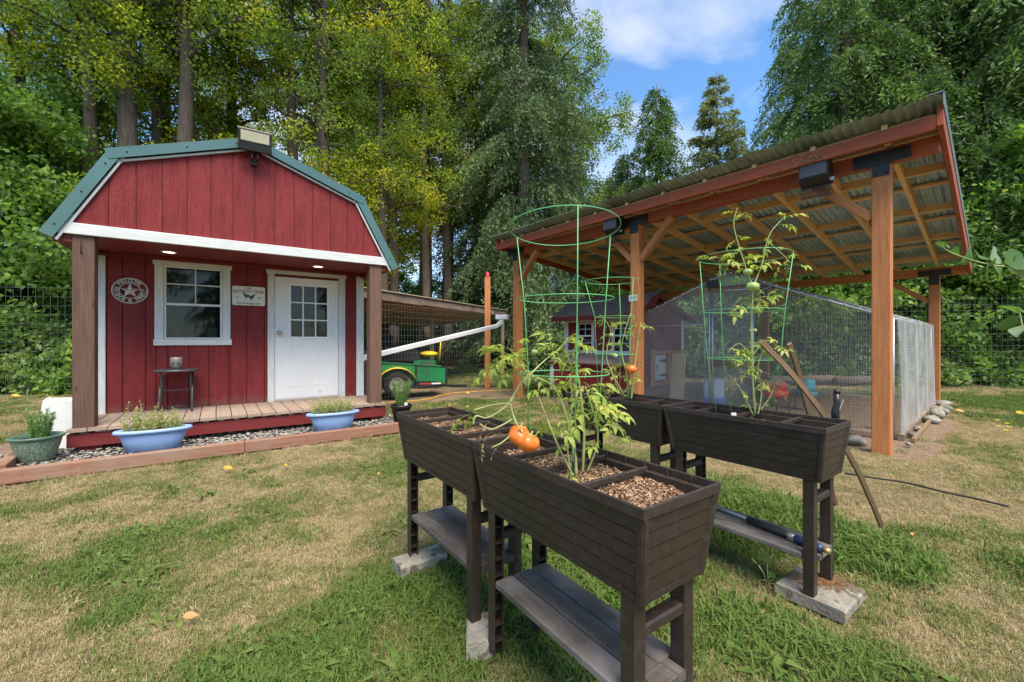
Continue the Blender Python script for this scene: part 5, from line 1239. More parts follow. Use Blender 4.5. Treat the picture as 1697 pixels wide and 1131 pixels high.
MB().bar(lw_(-.1, -.02, 2.047), lw_(6.85, -.02, 2.047), .09, .012).build('drip_edge', M['galv'], lt_)
for k in range(4): MB().bar(lw_(0, .1 + k * .9, 1.98 - .10 * k), lw_(6.7, .1 + k * .9, 1.98 - .10 * k), .05, .13).build('joist', M['rafter'], lt_)
for k in range(12): MB().bar(lw_(.25 + k * .57, .04, 1.90), lw_(.25 + k * .57, 3.3, 1.58), .05, .11).build('rafter', M['rafter'], lt_)
MB().add([lw_(-.1, -.04, 2.056), lw_(6.85, -.04, 2.056), lw_(6.85, 3.5, 1.70), lw_(-.1, 3.5, 1.70), lw_(-.1, -.04, 2.066), lw_(6.85, -.04, 2.066), lw_(6.85, 3.5, 1.71), lw_(-.1, 3.5, 1.71)], [(3, 2, 1, 0), (4, 5, 6, 7), (0, 1, 5, 4), (1, 2, 6, 5), (2, 3, 7, 6), (3, 0, 4, 7)]).build('roof_deck', M['rafter'], lt_)
for a, b in ((.1, .1), (3.35, .62), (6.6, .1), (.1, 3.2), (3.35, 3.2), (6.6, 3.2)): MB().box((0, 0, 0), (.1, .1, 1.86 - b * .11), .005).build('post', M['oldwood'] if b > .2 else M['oldwood'], lt_).location = lw_(a, b, 0)
ct = thing('garden_cart', 'green garden cart with a yellow arched fender under the lean-to', 'cart', G(676, 655), .30)
def ctbox(x0, x1, z0, z1, zz0, zz1, y0, y1): pass
tub = MB()
for sy in (-.36, .34):
    for a, b in ((-.68, -.60), (-.585, .12), (.14, .70)):
        dz = lambda x: -.08 * (x + .6)
        hexa(MB(), [(a, sy, .34 + dz(a) * .6), (b, sy, .34 + dz(b) * .6), (b, sy, .66 + dz(b)), (a, sy, .66 + dz(a))], [(a, sy + .02, .34 + dz(a) * .6), (b, sy + .02, .34 + dz(b) * .6), (b, sy + .02, .66 + dz(b)), (a, sy + .02, .66 + dz(a))]).build('side_panel', M['cartgreen'], ct)
MB().bar((-.595, -.368, .33), (-.595, -.368, .68), .03, .02).bar((.13, -.368, .28), (.13, -.368, .62), .03, .02).bar((.71, -.36, .24), (.71, -.36, .56), .04, .03).box((-.68, -.34, .28), (.68, .34, .32)).bar((.0, -.1, .22), (1.2, .1, .13), .06, .05).box((-.1, -.37, .17), (.55, -.30, .27)).bar((-.68, -.352, .672), (.70, -.352, .562), .035, .018).build('frame', M['black'], ct)
MB().box((.20, -.378, .235), (.42, -.371, .265)).build('red_reflector', m_plain('red_reflector', (.6, .03, .03), .3), ct); MB().box((.425, -.378, .235), (.60, -.371, .265)).build('white_reflector', M['whitep'], ct)
ft = []
for k in range(11):
    a = R(20 + 140 * k / 10); ft.append((-.22 + .36 * math.cos(a), .24 + .32 * math.sin(a)))
vs = [(x, y, z) for x, z in ft for y in (-.56, -.37)] + [(x * 1, y, z + .02) for x, z in ft for y in (-.56, -.37)]
fs = []
for k in range(10): fs += [(2 * k, 2 * k + 1, 2 * k + 3, 2 * k + 2), (22 + 2 * k, 22 + 2 * k + 2, 22 + 2 * k + 3, 22 + 2 * k + 1), (2 * k, 2 * k + 2, 24 + 2 * k, 22 + 2 * k)]
MB().add(vs, fs, None, True).build('fender', M['yellow'], ct)
wh = MB(); FY = lambda prof, cx_, cy_, cz_, mb: [mb.add([(cx_ + r * math.cos(2 * math.pi * k / 28), cy_ + z, cz_ + r * math.sin(2 * math.pi * k / 28)) for r, z in prof for k in range(28)], [(i * 28 + k, i * 28 + (k + 1) % 28, (i + 1) * 28 + (k + 1) % 28, (i + 1) * 28 + k) for i in range(len(prof) - 1) for k in range(28)], None, True)]
for cy_ in (-.46, .46):
    wh = MB(); FY([(.14, -.05), (.24, -.06), (.26, -.03), (.26, .05), (.24, .07), (.14, .06)], -.22, cy_, .26, wh); w_ = wh.build('wheel', M['rubber'], ct)
    wh = MB(); FY([(.0001, -.02), (.05, -.03), (.10, -.01), (.13, -.05), (.145, -.05)], -.22, cy_, .26, wh); wh.build('rim', M['tin'], w_)
tr_ = thing('garden_tractor', 'green and yellow ride-on mower half hidden behind the garden cart', 'mower', on(672, 600, 10.0), .2)
MB().box((-.9, -.3, .3), (.65, .3, .52), .05).build('chassis', M['black'], tr_); MB().box((.2, -.42, .50), (.70, .42, .62), .05).build('body', M['cartgreen'], tr_)
MB().prism([(-.55, .62), (.35, .60), (.30, .82), (.0, .98), (-.45, .95)], lambda a, b, d: (a, d, b), -.32, .3).build('black_cover', M['rubber'], tr_)
MB().box((-.50, -.22, .80), (-.30, .22, 1.24), .06).build('seat_back', M['rubber'], tr_); MB().blob((.55, -.1, .76), (.22, .26, .07), 14, 8, .02).build('yellow_seat', M['yellow'], tr_)
MB().tube([(.78, -.3, .6), (.82, -.3, 1.1), (.82, .3, 1.1), (.78, .3, .6)], .02, 8).build('roll_bar', M['yellow'], tr_); MB().ring((.05, 0, 1.02), .16, .014, 20, 6).build('steering_wheel', M['black'], tr_)
for x, r in ((-.65, .2), (.5, .3)):
    wh = MB(); FY([(.001, -.06), (r * .9, -.09), (r, -.05), (r, .05), (r * .9, .09), (.001, .06)], x, -.42, r, wh); wh.build('wheel', M['rubber'], tr_)
cb = MB()
for k in range(3): cb.box((-.25, -.02, .02 + k * .30), (.25, .02, .30 + k * .30), .006)
cb = cb.build('brown_crate', m_plain('brown_plastic', (.055, .04, .035), .5, .1)); cb.location = at(597, 640, 7.4); cb.location.z = 0; cb.rotation_euler = (0, 0, SH_R); tag(cb, 'dark brown slatted storage box just behind the right side of the shed', 'storage box')
# cords and hose on the ground
def ground_line(pts, r, mat, label, cat, name):
    tag(MB().tube([p + Vector((0, 0, r + .02)) for p in bez(pts, 6)], r, 6).build(name, mat), label, cat)
ground_line([G(610, 678), G(650, 670), G(700, 666), G(745, 655), G(800, 651), G(850, 648), G(905, 640)], .010, m_plain('orange_cord_skin', (.65, .35, .05), .5), 'orange-yellow extension cord running over the dirt by the cart', 'cord', 'extension_cord')
ground_line([G(1400, 790), G(1440, 797), G(1500, 806), G(1560, 821), G(1610, 832), G(1672, 847)], .007, M['rubber'], 'thin black drip hose crossing the dry lawn at the right', 'hose', 'drip_hose')
md = MB().blob((0, 0, 0), (2.6, 1.5, 1.1), 40, 20, .14, 3).build('dirt_mound', M['dirt']); md.location = (1.15, 22, .0); tag(md, 'reddish dirt mound at the far end of the lawn', 'dirt mound')

# ------------------------------------------------------------------ wire fences
def fence(a, b, h, cx_, cz_, label, name='wire_fence', tw=.0022, post=True):
    a = Vector(a); b = Vector(b); t = thing(name, label, 'fence', a); d = b - a; n = max(1, int(d.length / cx_)); m_ = int(h / cz_); w = MB()
    for i in range(n + 1):
        p = d * (i / n); w.bar(p, p + Vector((0, 0, h)), tw, tw, ch=0)
    dn = d.normalized(); sd = Vector((-dn.y, dn.x, 0)) * tw
    for j in range(m_ + 1): w.bar(sd + Vector((0, 0, .02 + j * cz_)), d + sd + Vector((0, 0, .02 + j * cz_)), tw, tw, (0, 0, 1), ch=0)
    w.build('wire_mesh', M['wire'], t, kind='stuff')
    if post:
        k = int(d.length / 2.6)
        for i in range(1, k + 1): p = d * (i / (k + .6)); MB().bar(p, p + Vector((0, 0, h + .03)), .035, .035, ch=.004).build('fence_post', M['black'], t)
    return t
fence((-8.0, 4.5, 0), (-4.95, 5.0, 0), 1.72, .072, .105, 'welded wire fence left of the red shed', post=False, tw=.0015)
PO = G(808, 642)
fence((-2.40, 6.66, 0), (PO.x - .07, PO.y, 0), 1.72, .075, .105, 'welded wire fence between the shed and the red-capped pole', post=False)
fence((PO.x + .07, PO.y + .02, 0), (3.1, 12.8, 0), 1.72, .10, .12, 'welded wire fence behind the hen house, right of the red-capped pole', tw=.0024)
fence((3.1, 12.85, 0), (7.6, 10.4, 0), 1.9, .10, .13, 'welded wire fence behind the chicken run', tw=.0024)
fence((7.6, 10.35, 0), (15.5, 8.9, 0), 2.12, .105, .135, 'tall welded wire fence at the right edge of the lawn', tw=.0024)
# ------------------------------------------------------------------ trees
def rot2(a): return np.array([math.cos(a), math.sin(a), 0.0])
def broadleaf(seed, H, h0, Rm, nleaf, ls, mat, bark, r0=.16, nb=46, lean=0, prof='col', clump=.30):
    """prototype data: (trunk mesh, crown mesh)"""
    rn = np.random.default_rng(seed); tk = MB(); pts = []
    for i in range(11):
        t = i / 10; pts.append(Vector((lean * t * H * .1 + .12 * math.sin(t * 5 + seed), .10 * math.cos(t * 4 + seed * 2), H * t)))
    tk.tube(pts, [r0 * (1 - .82 * i / 10) * (1.25 if i == 0 else 1) for i in range(11)], 10)
    def trunk(h): t = min(max(h / H, 0), .999) * 10; i = int(t); return np.array(pts[i].lerp(pts[i + 1], t - i))
    C_ = []; S_ = []
    for k in range(nb):
        h = h0 + (H - h0) * (k + rn.random()) / nb; t = (h - h0) / (H - h0)
        R_ = Rm * ((.75 + .35 * math.sin(3.1 * t)) if prof == 'col' else math.sqrt(max(.05, 1 - (2 * t - .8) ** 2 * .55))) * rn.uniform(.6, 1.15)
        az = rn.uniform(0, 6.283); d = rot2(az); up = rn.uniform(.25, .7); b = trunk(h); n_ = 7; br_ = []
        for i in range(n_ + 1):
            u = i / n_; br_.append(b + d * R_ * u + np.array([0, 0, R_ * (up * u - .35 * u * u)]) + rn.normal(0, .03, 3) * u)
        tk.tube([Vector(p) for p in br_], [r0 * .22 * (1 - .8 * i / n_) + .004 for i in range(n_ + 1)], 5)
        nc = int(5 + 9 * R_ / Rm)
        for j in range(nc):
            u = rn.uniform(.45, 1.08); q = br_[min(n_, int(u * n_))]; off = rn.normal(0, 1, 3) * np.array([.36, .36, .30]) * R_ * .42
            C_.append(q + off); S_.append(rn.uniform(.6, 1.3) * clump)
            if j % 2 == 0: tk.tube([Vector(q), Vector(q + off)], [.008, .003], 4, False)
    C_ = np.array(C_); S_ = np.array(S_); w = S_ ** 2; w /= w.sum(); ci = rn.choice(len(C_), nleaf, p=w)
    P = C_[ci] + norm(rn.normal(0, 1, (nleaf, 3))) * (rn.random((nleaf, 1)) ** .5) * S_[ci][:, None] * np.array([1.15, 1.15, .85])
    D = norm(rn.normal(0, 1, (nleaf, 3)) + np.array([0, 0, -.5])); U = norm(np.cross(D, rn.normal(0, 1, (nleaf, 3))))
    crnd = rn.beta(2.2, 2.2, len(C_)); r = np.clip(crnd[ci] * .6 + rn.random(nleaf) * .5 - .05, 0, 1)
    v, f, r_ = leaves(P, D, U, rn.uniform(.7, 1.25, nleaf) * ls, rn.uniform(.65, .95, nleaf) * ls, r, .12)
    return tk, raw_mesh('crown', v, f, mat, r_), bark
def conifer(seed, H, h0, Lm, mat, bark, r0=.25, step=.33, droop=.55, rise=.25, hang=.5, nspray=26, nbl=9, bl=.09, bw=.016, taper=1.0, side=.24):
    rn = np.random.default_rng(seed); tk = MB(); pts = [Vector((0, 0, H * i / 8)) for i in range(9)]
    tk.tube(pts, [r0 * (1 - .93 * i / 8) for i in range(9)], 10)
    P_ = []; D_ = []; BR_ = []; h = h0
    while h < H - .3:
        t = (h - h0) / (H - h0); Lh = Lm * (1 - t) ** taper + .18
        for k in range(rn.integers(4, 7)):
            az = rn.uniform(0, 6.283); L_ = Lh * rn.uniform(.65, 1.12); d = rot2(az); s = rot2(az + math.pi / 2); dr = droop * rn.uniform(.7, 1.3)
            tk.tube([Vector((0, 0, h)), Vector(d * L_ * .5 + np.array([0, 0, h + L_ * (rise * .5 - dr * .25)])), Vector(d * L_ + np.array([0, 0, h + L_ * (rise - dr)]))], [.03 * L_ / Lm + .008, .016, .004], 4, False)
            n = max(6, int(nspray * L_ / Lm)); u = rn.uniform(.12, 1.0, n)[:, None]; lat = rn.normal(0, side, (n, 1)) * (1.1 - u) * L_ * .6
            b = d * L_ * u + s * lat + np.array([0, 0, 1.0]) * (h + L_ * (rise * u - dr * u * u) - abs(lat) * .25)
            BR_.append(np.full(n, rn.random())); P_.append(b); D_.append(norm(d * .6 + s * np.sign(lat) * .5 + rn.normal(0, .15, (n, 3))))
        h += step * rn.uniform(.7, 1.3)
    P_ = np.concatenate(P_); D_ = np.concatenate(D_); n = len(P_)
    hl = hang * rn.uniform(.4, 1.2, (n, 1)); tt = np.linspace(0, 1, nbl)
    PP = (P_[:, None, :] + D_[:, None, :] * hl[:, None, :] * .55 * tt[None, :, None] + np.array([0, 0, -1.0]) * (hl[:, None, :] * (tt ** 1.4)[None, :, None])).reshape(-1, 3)
    m = len(PP); base = np.repeat(D_, nbl, 0); PP = PP + rn.normal(0, .02, (m, 3))
    D = norm(base * .5 + rn.normal(0, .55, (m, 3)) + np.array([0, 0, -.55])); U = norm(np.cross(D, rn.normal(0, 1, (m, 3))))
    r = np.clip(np.repeat(rn.beta(2, 2.5, n) * .35 + np.concatenate(BR_) * .42, nbl) + rn.random(m) * .35 + np.tile(tt, n) * .12 - .05, 0, 1)
    v, f, r_ = leaves(PP, D, U, rn.uniform(.7, 1.3, m) * bl, bw * rn.uniform(.7, 1.3, m), r, .0)
    return tk, raw_mesh('crown', v, f, mat, r_), bark
def make_tree(name, proto, label, group, loc, rz_, s, trunk_me=[None]):
    tk, crown, bark = proto[:3]; t = thing(name, label, 'tree', loc, rz_, group); t.scale = s if hasattr(s, '__len__') else (s, s, s)
    if len(proto) == 3:
        o = tk.build('trunk', bark, t); proto.append(o.data)
    else: link(bpy.data.objects.new('trunk', proto[3]), t)
    link(bpy.data.objects.new('crown', crown), t); return t
PR = {}
PR['cw1'] = list(broadleaf(1, 17, 4.2, 2.4, 42000, .078, M['leafyellow'], M['bark'], .30, 40, .2, clump=.36))
PR['cw2'] = list(broadleaf(2, 17, 5.2, 2.1, 38000, .078, M['leafolive'], M['bark'], .25, 42, -.15, clump=.34))
PR['cw3'] = list(broadleaf(3, 18, 3.0, 2.7, 46000, .082, M['leafyellow'], M['bark'], .21, 44, .3, clump=.36))
PR['bt'] = list(broadleaf(8, 18, 7.5, 2.2, 15000, .085, M['leafolive'], M['bark'], .21, 40, .15, clump=.34))
PR['mp1'] = list(broadleaf(4, 6.5, .6, 2.6, 26000, .11, M['leafgreen'], M['limb'], .09, 34, .2, 'round', clump=.36))
PR['mp2'] = list(broadleaf(5, 5.6, 1.2, 1.9, 9500, .13, M['leafgreen'], M['limb'], .05, 26, .2, 'round', clump=.32))
PR['big'] = list(broadleaf(6, 19, 5, 4.8, 42000, .13, M['leafolive'], M['bark'], .3, 50, 0, 'round', clump=.5))
PR['sp1'] = list(conifer(11, 24, 1.5, 3.6, M['spruce'], M['bark'], .34, .50, .85, .30, .95, 80, 11, .16, .046, .75))
PR['sp2'] = list(conifer(12, 18, 1.0, 2.6, M['spruce'], M['bark'], .22, .36, .8, .25, .75, 48, 9, .15, .042, .7))
PR['cd1'] = list(conifer(13, 18, .8, 3.4, M['cedarleaf'], M['bark'], .30, .46, .9, .45, .75, 62, 10, .15, .050, .6, .28))
PR['cd2'] = list(conifer(14, 15, .3, 3.0, M['cedarleaf'], M['bark'], .22, .36, .75, .35, .65, 48, 9, .15, .050, .6, .45))
PR['wc'] = list(conifer(15, 16.5, 1.5, 2.9, M['cedarleaf'], M['bark'], .2, .50, .55, .75, 1.1, 60, 13, .18, .055, .85, .25))
PR['df'] = list(conifer(16, 20, 2.0, 4.2, M['fir'], M['bark'], .25, .62, .05, .22, .34, 130, 7, .19, .075, .9, .55))
def T(kind, px, Z, s, label, group=None, name=None, rz_=None, sq=None):
    X_ = (px - CX) / F_PX * Z
    nm = name or {'cw': 'cottonwood_tree', 'mp': 'maple_tree', 'bi': 'broadleaf_tree', 'sp': 'spruce_tree', 'cd': 'cedar_tree', 'wc': 'cedar_tree', 'df': 'fir_tree'}[kind[:2]]
    return make_tree(nm, PR[kind], label, group, (X_, Z, -.05), rz_ if rz_ is not None else random.uniform(0, 6.28), s if sq is None else (s, s, s * sq))
# left stand above the shed
Y_ = 'yellowing tall cottonwoods behind the shed'; B_ = 'dark forest trees in the back rows'; CG = 'big dark cedars at the right'
T('mp1', -70, 9.8, 1.05, 'bushy green maple at the far left edge, behind the wire fence'); T('mp1', 60, 11.0, 1.15, 'bushy green maple showing between the left fence and the shed roof')
T('cw1', 20, 11.8, .95, 'yellow-leaved cottonwood in the top left corner'); T('cw2', 150, 12.6, .95, 'dark-trunked cottonwood behind the left roof corner of the shed'); pass
T('cw2', 262, 13.8, 1.0, 'slender cottonwood half hidden between two thicker ones behind the shed'); T('cw3', 318, 11.4, 1.0, 'pale-trunked cottonwood rising just left of the floodlight')
T('cw2', 400, 14.5, 1.05, 'leafy cottonwood directly behind the floodlight'); T('cw3', 538, 12.4, .95, 'pale straight cottonwood trunk above the right slope of the shed roof')
T('cw3', 650, 15.0, 1.0, 'leaning slender cottonwood with a long bare trunk right of the shed'); T('cw1', 610, 19.0, 1.15, 'bright yellow-green cottonwood seen between shed and spruce'); T('cw1', 704, 17.5, 1.1, 'tall cottonwood with ivy-like leaves left of the big spruce')
T('cw2', 742, 18.5, 1.15, 'tall thin cottonwood close against the big spruce'); T('cw3', 575, 21.0, 1.2, 'distant yellow-green cottonwood right behind the shed roof')
for px, Z, s, lab in ((148, 11.0, 1.0, 'bare dark trunk left of the shed roof, high-crowned'), (203, 10.7, 1.25, 'thickest bare dark trunk above the left roof slope of the shed'), (264, 11.6, .9, 'thin bare dark trunk between the two thicker ones above the shed'), (313, 11.0, 1.1, 'bare trunk rising from the left upper roof slope'), (486, 12.4, 1.0, 'bare dark trunk right of the floodlight'), (537, 11.9, .85, 'pale bare trunk rising from the right roof slope'), (632, 13.0, .75, 'slim bare trunk right of the shed roof corner'), (702, 15.5, .85, 'bare trunk behind the lean-to roof'), (738, 17.0, 1.0, 'bare trunk left of the big spruce, behind the lean-to')):
    T('bt', px, Z, s, lab, None, 'bare_trunk_tree')
# undergrowth trees behind lean-to
for i, (px, Z, s) in enumerate(((560, 17, .6), (640, 20, .65), (705, 24, .7), (760, 26, .6), (480, 15, .6), (380, 14, .6), (980, 24, .6), (1040, 21, .55))):
    T('mp1', px, Z, s, 'low bushy green tree filling the gap beneath the tall trunks', 'low bushy trees under the tall ones', 'bushy_tree')
# spruces
T('sp1', 868, 16.5, .98, 'huge drooping dark spruce in the middle of the picture'); T('sp2', 790, 19.5, 1.05, 'narrow dark spruce left of the huge one'); T('sp2', 945, 21.0, .72, 'shorter spruce on the right flank of the huge one'); T('sp2', 830, 22, 1.0, 'dark spruce behind the huge one')
T('big', 905, 25.5, 1.0, 'tall cottonwood whose yellow-green crown reaches out into the blue sky', None, 'cottonwood_tree', 1.0)
T('mp1', 1005, 19.5, .85, 'rounded dark green tree between the spruce and the pavilion roof', None, 'bushy_tree'); T('sp2', 1010, 25, .62, 'small conifer behind the pavilion roof, left of the weeping cedar')
T('wc', 1088, 23.5, 1.15, 'weeping cedar with a pointed top standing against the sky', sq=.81); T('wc', 1040, 26, 1.15, 'lower weeping cedar just left of the pointed one', sq=.68); T('wc', 1135, 26, 1.0, 'short weeping cedar just right of the pointed one', sq=.62); T('df', 1188, 27.5, 1.3, 'airy grey-green fir alone against the sky above the pavilion', sq=.715)
T('cd2', 1150, 26, .55, 'low cedar filling the gap between weeping cedar and fir'); T('cd2', 1245, 22, .75, 'low cedar right of the fir, above the pavilion roof')
# right cedars
T('cd1', 1400, 13.6, 1.0, 'tall dark cedar standing nearest the sky gap'); T('cd1', 1505, 14.6, 1.1, 'tall cedar whose reddish trunk shows at the top right'); T('cd1', 1620, 12.6, 1.05, 'tall cedar at the top right corner'); T('cd2', 1730, 11.6, 1.1, 'cedar cut by the right edge of the picture')
T('cd2', 1340, 16.5, .85, 'lower cedar spreading behind the pavilion roof'); T('cd2', 1290, 15.5, .52, 'small cedar behind the chicken run, below the pavilion roof'); T('cd2', 1450, 14.2, .7, 'cedar with low boughs behind the right side of the chicken run'); T('cd2', 1560, 13.2, .75, 'cedar with low boughs behind the near right wire fence')
T('cd1', 1850, 13.5, 1.1, 'dark cedar beyond the right edge', CG); T('cd1', 1980, 15, 1.1, 'dark cedar beyond the right edge', CG); T('cd2', 1660, 17, 1.2, 'dark cedar in the second row at the right', CG); T('cd2', 1480, 19, 1.2, 'dark cedar in the second row at the right', CG)
# maples over the roof and by the fence
for i, (px, Z, s, lab) in enumerate(((1330, 11.6, .93, 'light green vine maple peeking over the pavilion roof'), (1475, 11.4, 1.0, 'light green vine maple over the highest part of the pavilion roof'), (1640, 11.4, 1.1, 'vine maple with big pale leaves right of the pavilion roof'), (1700, 10.6, .7, 'vine maple behind the right wire fence'), (1580, 12.6, .62, 'small vine maple behind the rear right pavilion post'))):
    T('mp2', px, Z, s, lab, None, 'maple_tree')
# back rows
rn = random.Random(9)
for i in range(5):
    px = -160 + i * 260 + rn.uniform(-25, 25); 
    if px > 985: break
    T(['big', 'cw2', 'cw1'][i % 3], px, rn.uniform(24, 30), rn.uniform(1.05, 1.25), 'distant leafy tree in the back row of the wood', B_, 'broadleaf_tree')
for i, px in enumerate((1320, 1420, 1540, 1660, 1800)): T('cd1', px, rn.uniform(21, 27), rn.uniform(1.0, 1.25), 'distant cedar in the back row at the right', 'distant cedars at the right')
for i, px in enumerate((870, 930, 1010, 1070, 1130, 1200, 1260)): T('cd2', px, rn.uniform(30, 36), rn.uniform(.45, .6), 'far low conifer closing the view under the sky', 'far low conifers')

# the other side of the lawn, behind the camera: what the window panes mirror
for i in range(9):
    a = R(200 + i * 17.5); T_ = make_tree('broadleaf_tree', PR[('cd1', 'cw2', 'mp1')[i % 3]], 'leafy tree on the far side of the lawn, behind the viewer', 'trees behind the viewer', (24 * math.cos(a), 24 * math.sin(a) , 0), i * 1.1, (.62, .62, 1.9)[i % 3])
# ------------------------------------------------------------------ shrubs and undergrowth
def leafmass(name, n, boxfn, ls, mat, seed, up=.3):
    rn = np.random.default_rng(seed); C_ = boxfn(rn); S_ = rn.uniform(.12, .34, len(C_)); ci = rn.integers(0, len(C_), n)
    P = C_[ci] + norm(rn.normal(0, 1, (n, 3))) * rn.random((n, 1)) ** .5 * S_[ci][:, None]; P[:, 2] = np.abs(P[:, 2])
    D = norm(rn.normal(0, 1, (n, 3)) + [0, 0, -.2]); U = norm(np.cross(D, rn.normal(0, .6, (n, 3)) + [0, 0, 1]))
    r = np.clip(rn.random(len(C_))[ci] * .6 + rn.random(n) * .4, 0, 1)
    v, f, r_ = leaves(P, D, U, rn.uniform(.6, 1.3, n) * ls, rn.uniform(.5, .9, n) * ls, r, .15); return raw_mesh(name, v, f, mat, r_)
def shrub_proto(seed, R_, H, n, ls, mat):
    def fn(rn):
        k = 170; th = rn.uniform(0, 6.283, k); rr = R_ * np.sqrt(rn.random(k)); return np.stack([rr * np.cos(th), rr * np.sin(th), H * (1 - (rr / R_) ** 2 * .7) * rn.random(k) ** .6], -1)
    return leafmass('foliage', n, fn, ls, mat, seed)
def stems_proto(seed, R_, H):
    rn = random.Random(seed); mb = MB()
    for k in range(14): a = rn.uniform(0, 6.28); mb.tube([(0, 0, 0), (math.cos(a) * R_ * .3, math.sin(a) * R_ * .3, H * .5), (math.cos(a) * R_ * .75, math.sin(a) * R_ * .75, H * rn.uniform(.6, .9))], [.015, .01, .004], 4)
    return mb
SP = [(shrub_proto(31, 1.1, 1.5, 9000, .085, M['leafdark']), stems_proto(1, 1.1, 1.5)), (shrub_proto(32, 1.3, 1.1, 9000, .11, M['leafgreen']), stems_proto(2, 1.3, 1.1)), (shrub_proto(33, 1.0, .8, 6000, .13, M['leafdark']), stems_proto(3, 1.0, .8))]
SPm = []
def shrub(k, x, y, s, label, group):
    t = thing('shrub', label, 'shrub', (x, y, -.03), random.uniform(0, 6.28), group); t.scale = (s, s, s * random.uniform(.85, 1.2))
    while len(SPm) < 3: SPm.append(None)
    if SPm[k] is None: SPm[k] = SP[k][1].build('stem', M['limb'], t).data
    else: link(bpy.data.objects.new('stem', SPm[k]), t)
    link(bpy.data.objects.new('foliage', SP[k][0]), t)
rn = random.Random(21)
for i in range(15):   # left bramble bank, in two rows behind the fence
    px = -190 + i * 38; Z = 9.7 + (i % 2) * 1.0; X_ = (px - CX) / F_PX * Z
    shrub(i % 3, X_, Z, rn.uniform(1.0, 1.35), ['dense dark-leaved', 'pale broad-leaved', 'low wide-leaved'][i % 3] + ' bramble bush in the bank behind the left fence', 'bushes behind the left fence')
for i in range(8):
    px = -120 + i * 60; Z = 12; X_ = (px - CX) / F_PX * Z; shrub(0, X_, Z, 1.9, 'tall dark bush at the back of the left bank', 'tall bushes at the back left')
for i in range(16):   # far middle hedge line
    px = 560 + i * 29; Z = 23 + rn.uniform(-1.2, 1.8) ; X_ = (px - CX) / F_PX * Z; shrub(i % 2, X_, Z, rn.uniform(1.1, 1.9), 'far bush in the shrub line beyond the lawn', 'far bushes beyond the lawn')
for i in range(20):   # right, behind the fence
    px = 1240 + i * 36; Z = 10.9 + rn.uniform(-.1, .7) + (1.4 if px < 1440 else 0) ; X_ = (px - CX) / F_PX * Z
    shrub([1, 2, 0][i % 3], X_, Z, rn.uniform(.8, 1.2), ['pale broad-leaved', 'low wide-leaved', 'dense dark-leaved'][i % 3] + ' bush behind the right-hand wire fence', 'bushes behind the right fence')
for i in range(12):
    px = 1180 + i * 55; Z = 13.6; X_ = (px - CX) / F_PX * Z; shrub(0, X_, Z, 1.7, 'tall dark bush at the back right', 'tall bushes at the back right')
for i in range(8):
    px = 940 + i * 28; Z = 14.2; X_ = (px - CX) / F_PX * Z; shrub(0, X_, Z, 1.3, 'dark bush behind the hen house', 'bushes behind the hen house')
# logs at the foot of the right bank
for i, (a, b) in enumerate((((1320, 655), (1430, 660)), ((1225, 650), (1330, 652)), ((1380, 648), (1470, 652)))):
    p0 = G(*a); p1 = G(*b); p0.y = p1.y = 10.3 - i * .1; p0.x = (a[0] - CX) / F_PX * 10.2; p1.x = (b[0] - CX) / F_PX * 10.2
    p0.z = p1.z = .10 + .0 * i; o = MB().tube([p0, (p0 + p1) / 2 + Vector((0, 0, .03)), p1], [.12, .11, .10], 10).build('log', M['bark']); tag(o, 'old grey log lying at the back of the chicken run', 'log', 'logs behind the run')

# ------------------------------------------------------------------ near branch at the right edge
nb_ = thing('leafy_branch', 'close leafy branch with big pale-backed leaves reaching in from the right', 'branch', at(1697, 455, 2.4)); o_ = nb_.location
bp_ = bez([at(1760, 450, 2.5), at(1690, 444, 2.42), at(1640, 439, 2.4), at(1600, 428, 2.38), at(1570, 416, 2.36), at(1560, 405, 2.35)], 6); MB().tube([p - o_ for p in bp_], [.006 - .004 * i / len(bp_) for i in range(len(bp_))], 6).build('twig', M['stem'], nb_)
b2 = bez([at(1720, 560, 2.3), at(1697, 548, 2.3), at(1690, 520, 2.3), at(1684, 512, 2.3)], 5); MB().tube([p - o_ for p in b2], .004, 6).build('twig', M['stem'], nb_)
def bigleaf(seed):
    V = []; F = []; Rn = []; rn = np.random.default_rng(seed); prof = [(0, 0), (.08, .20), (.2, .36), (.38, .43), (.58, .38), (.78, .22), (.92, .08), (1, 0)]
    k = len(prof); cu = rn.uniform(.1, .5); mid = [np.array([t, .03 * math.sin(3 * t + seed), -cu * t * t]) for t, w in prof]
    V = mid + [m + np.array([0, w, w * .30 + .03 * math.sin(9 * t)]) for m, (t, w) in list(zip(mid, prof))[1:-1]] + [m + np.array([0, -w, w * .22 - .03 * math.sin(8 * t)]) for m, (t, w) in list(zip(mid, prof))[1:-1]]
    li = [0] + [k + i for i in range(k - 2)] + [k - 1]; ri = [0] + [2 * k - 2 + i for i in range(k - 2)] + [k - 1]
    for i in range(k - 1):
        for s, side in ((1, li), (0, ri)):
            q = []
            for x in (i, i + 1, side[i + 1], side[i]):
                if x not in q: q.append(x)
            F.append(q if s else q[::-1])
    me = bpy.data.meshes.new('leaf'); me.from_pydata([tuple(v) for v in V], [], F); a_ = me.attributes.new('rnd', 'FLOAT', 'FACE'); a_.data.foreach_set('value', np.full(len(F), rn.random(), dtype=np.float32)); me.materials.append(M['bigleaf']); me.polygons.foreach_set('use_smooth', [True] * len(F)); me.update(); return me
BL = [bigleaf(i) for i in range(5)]
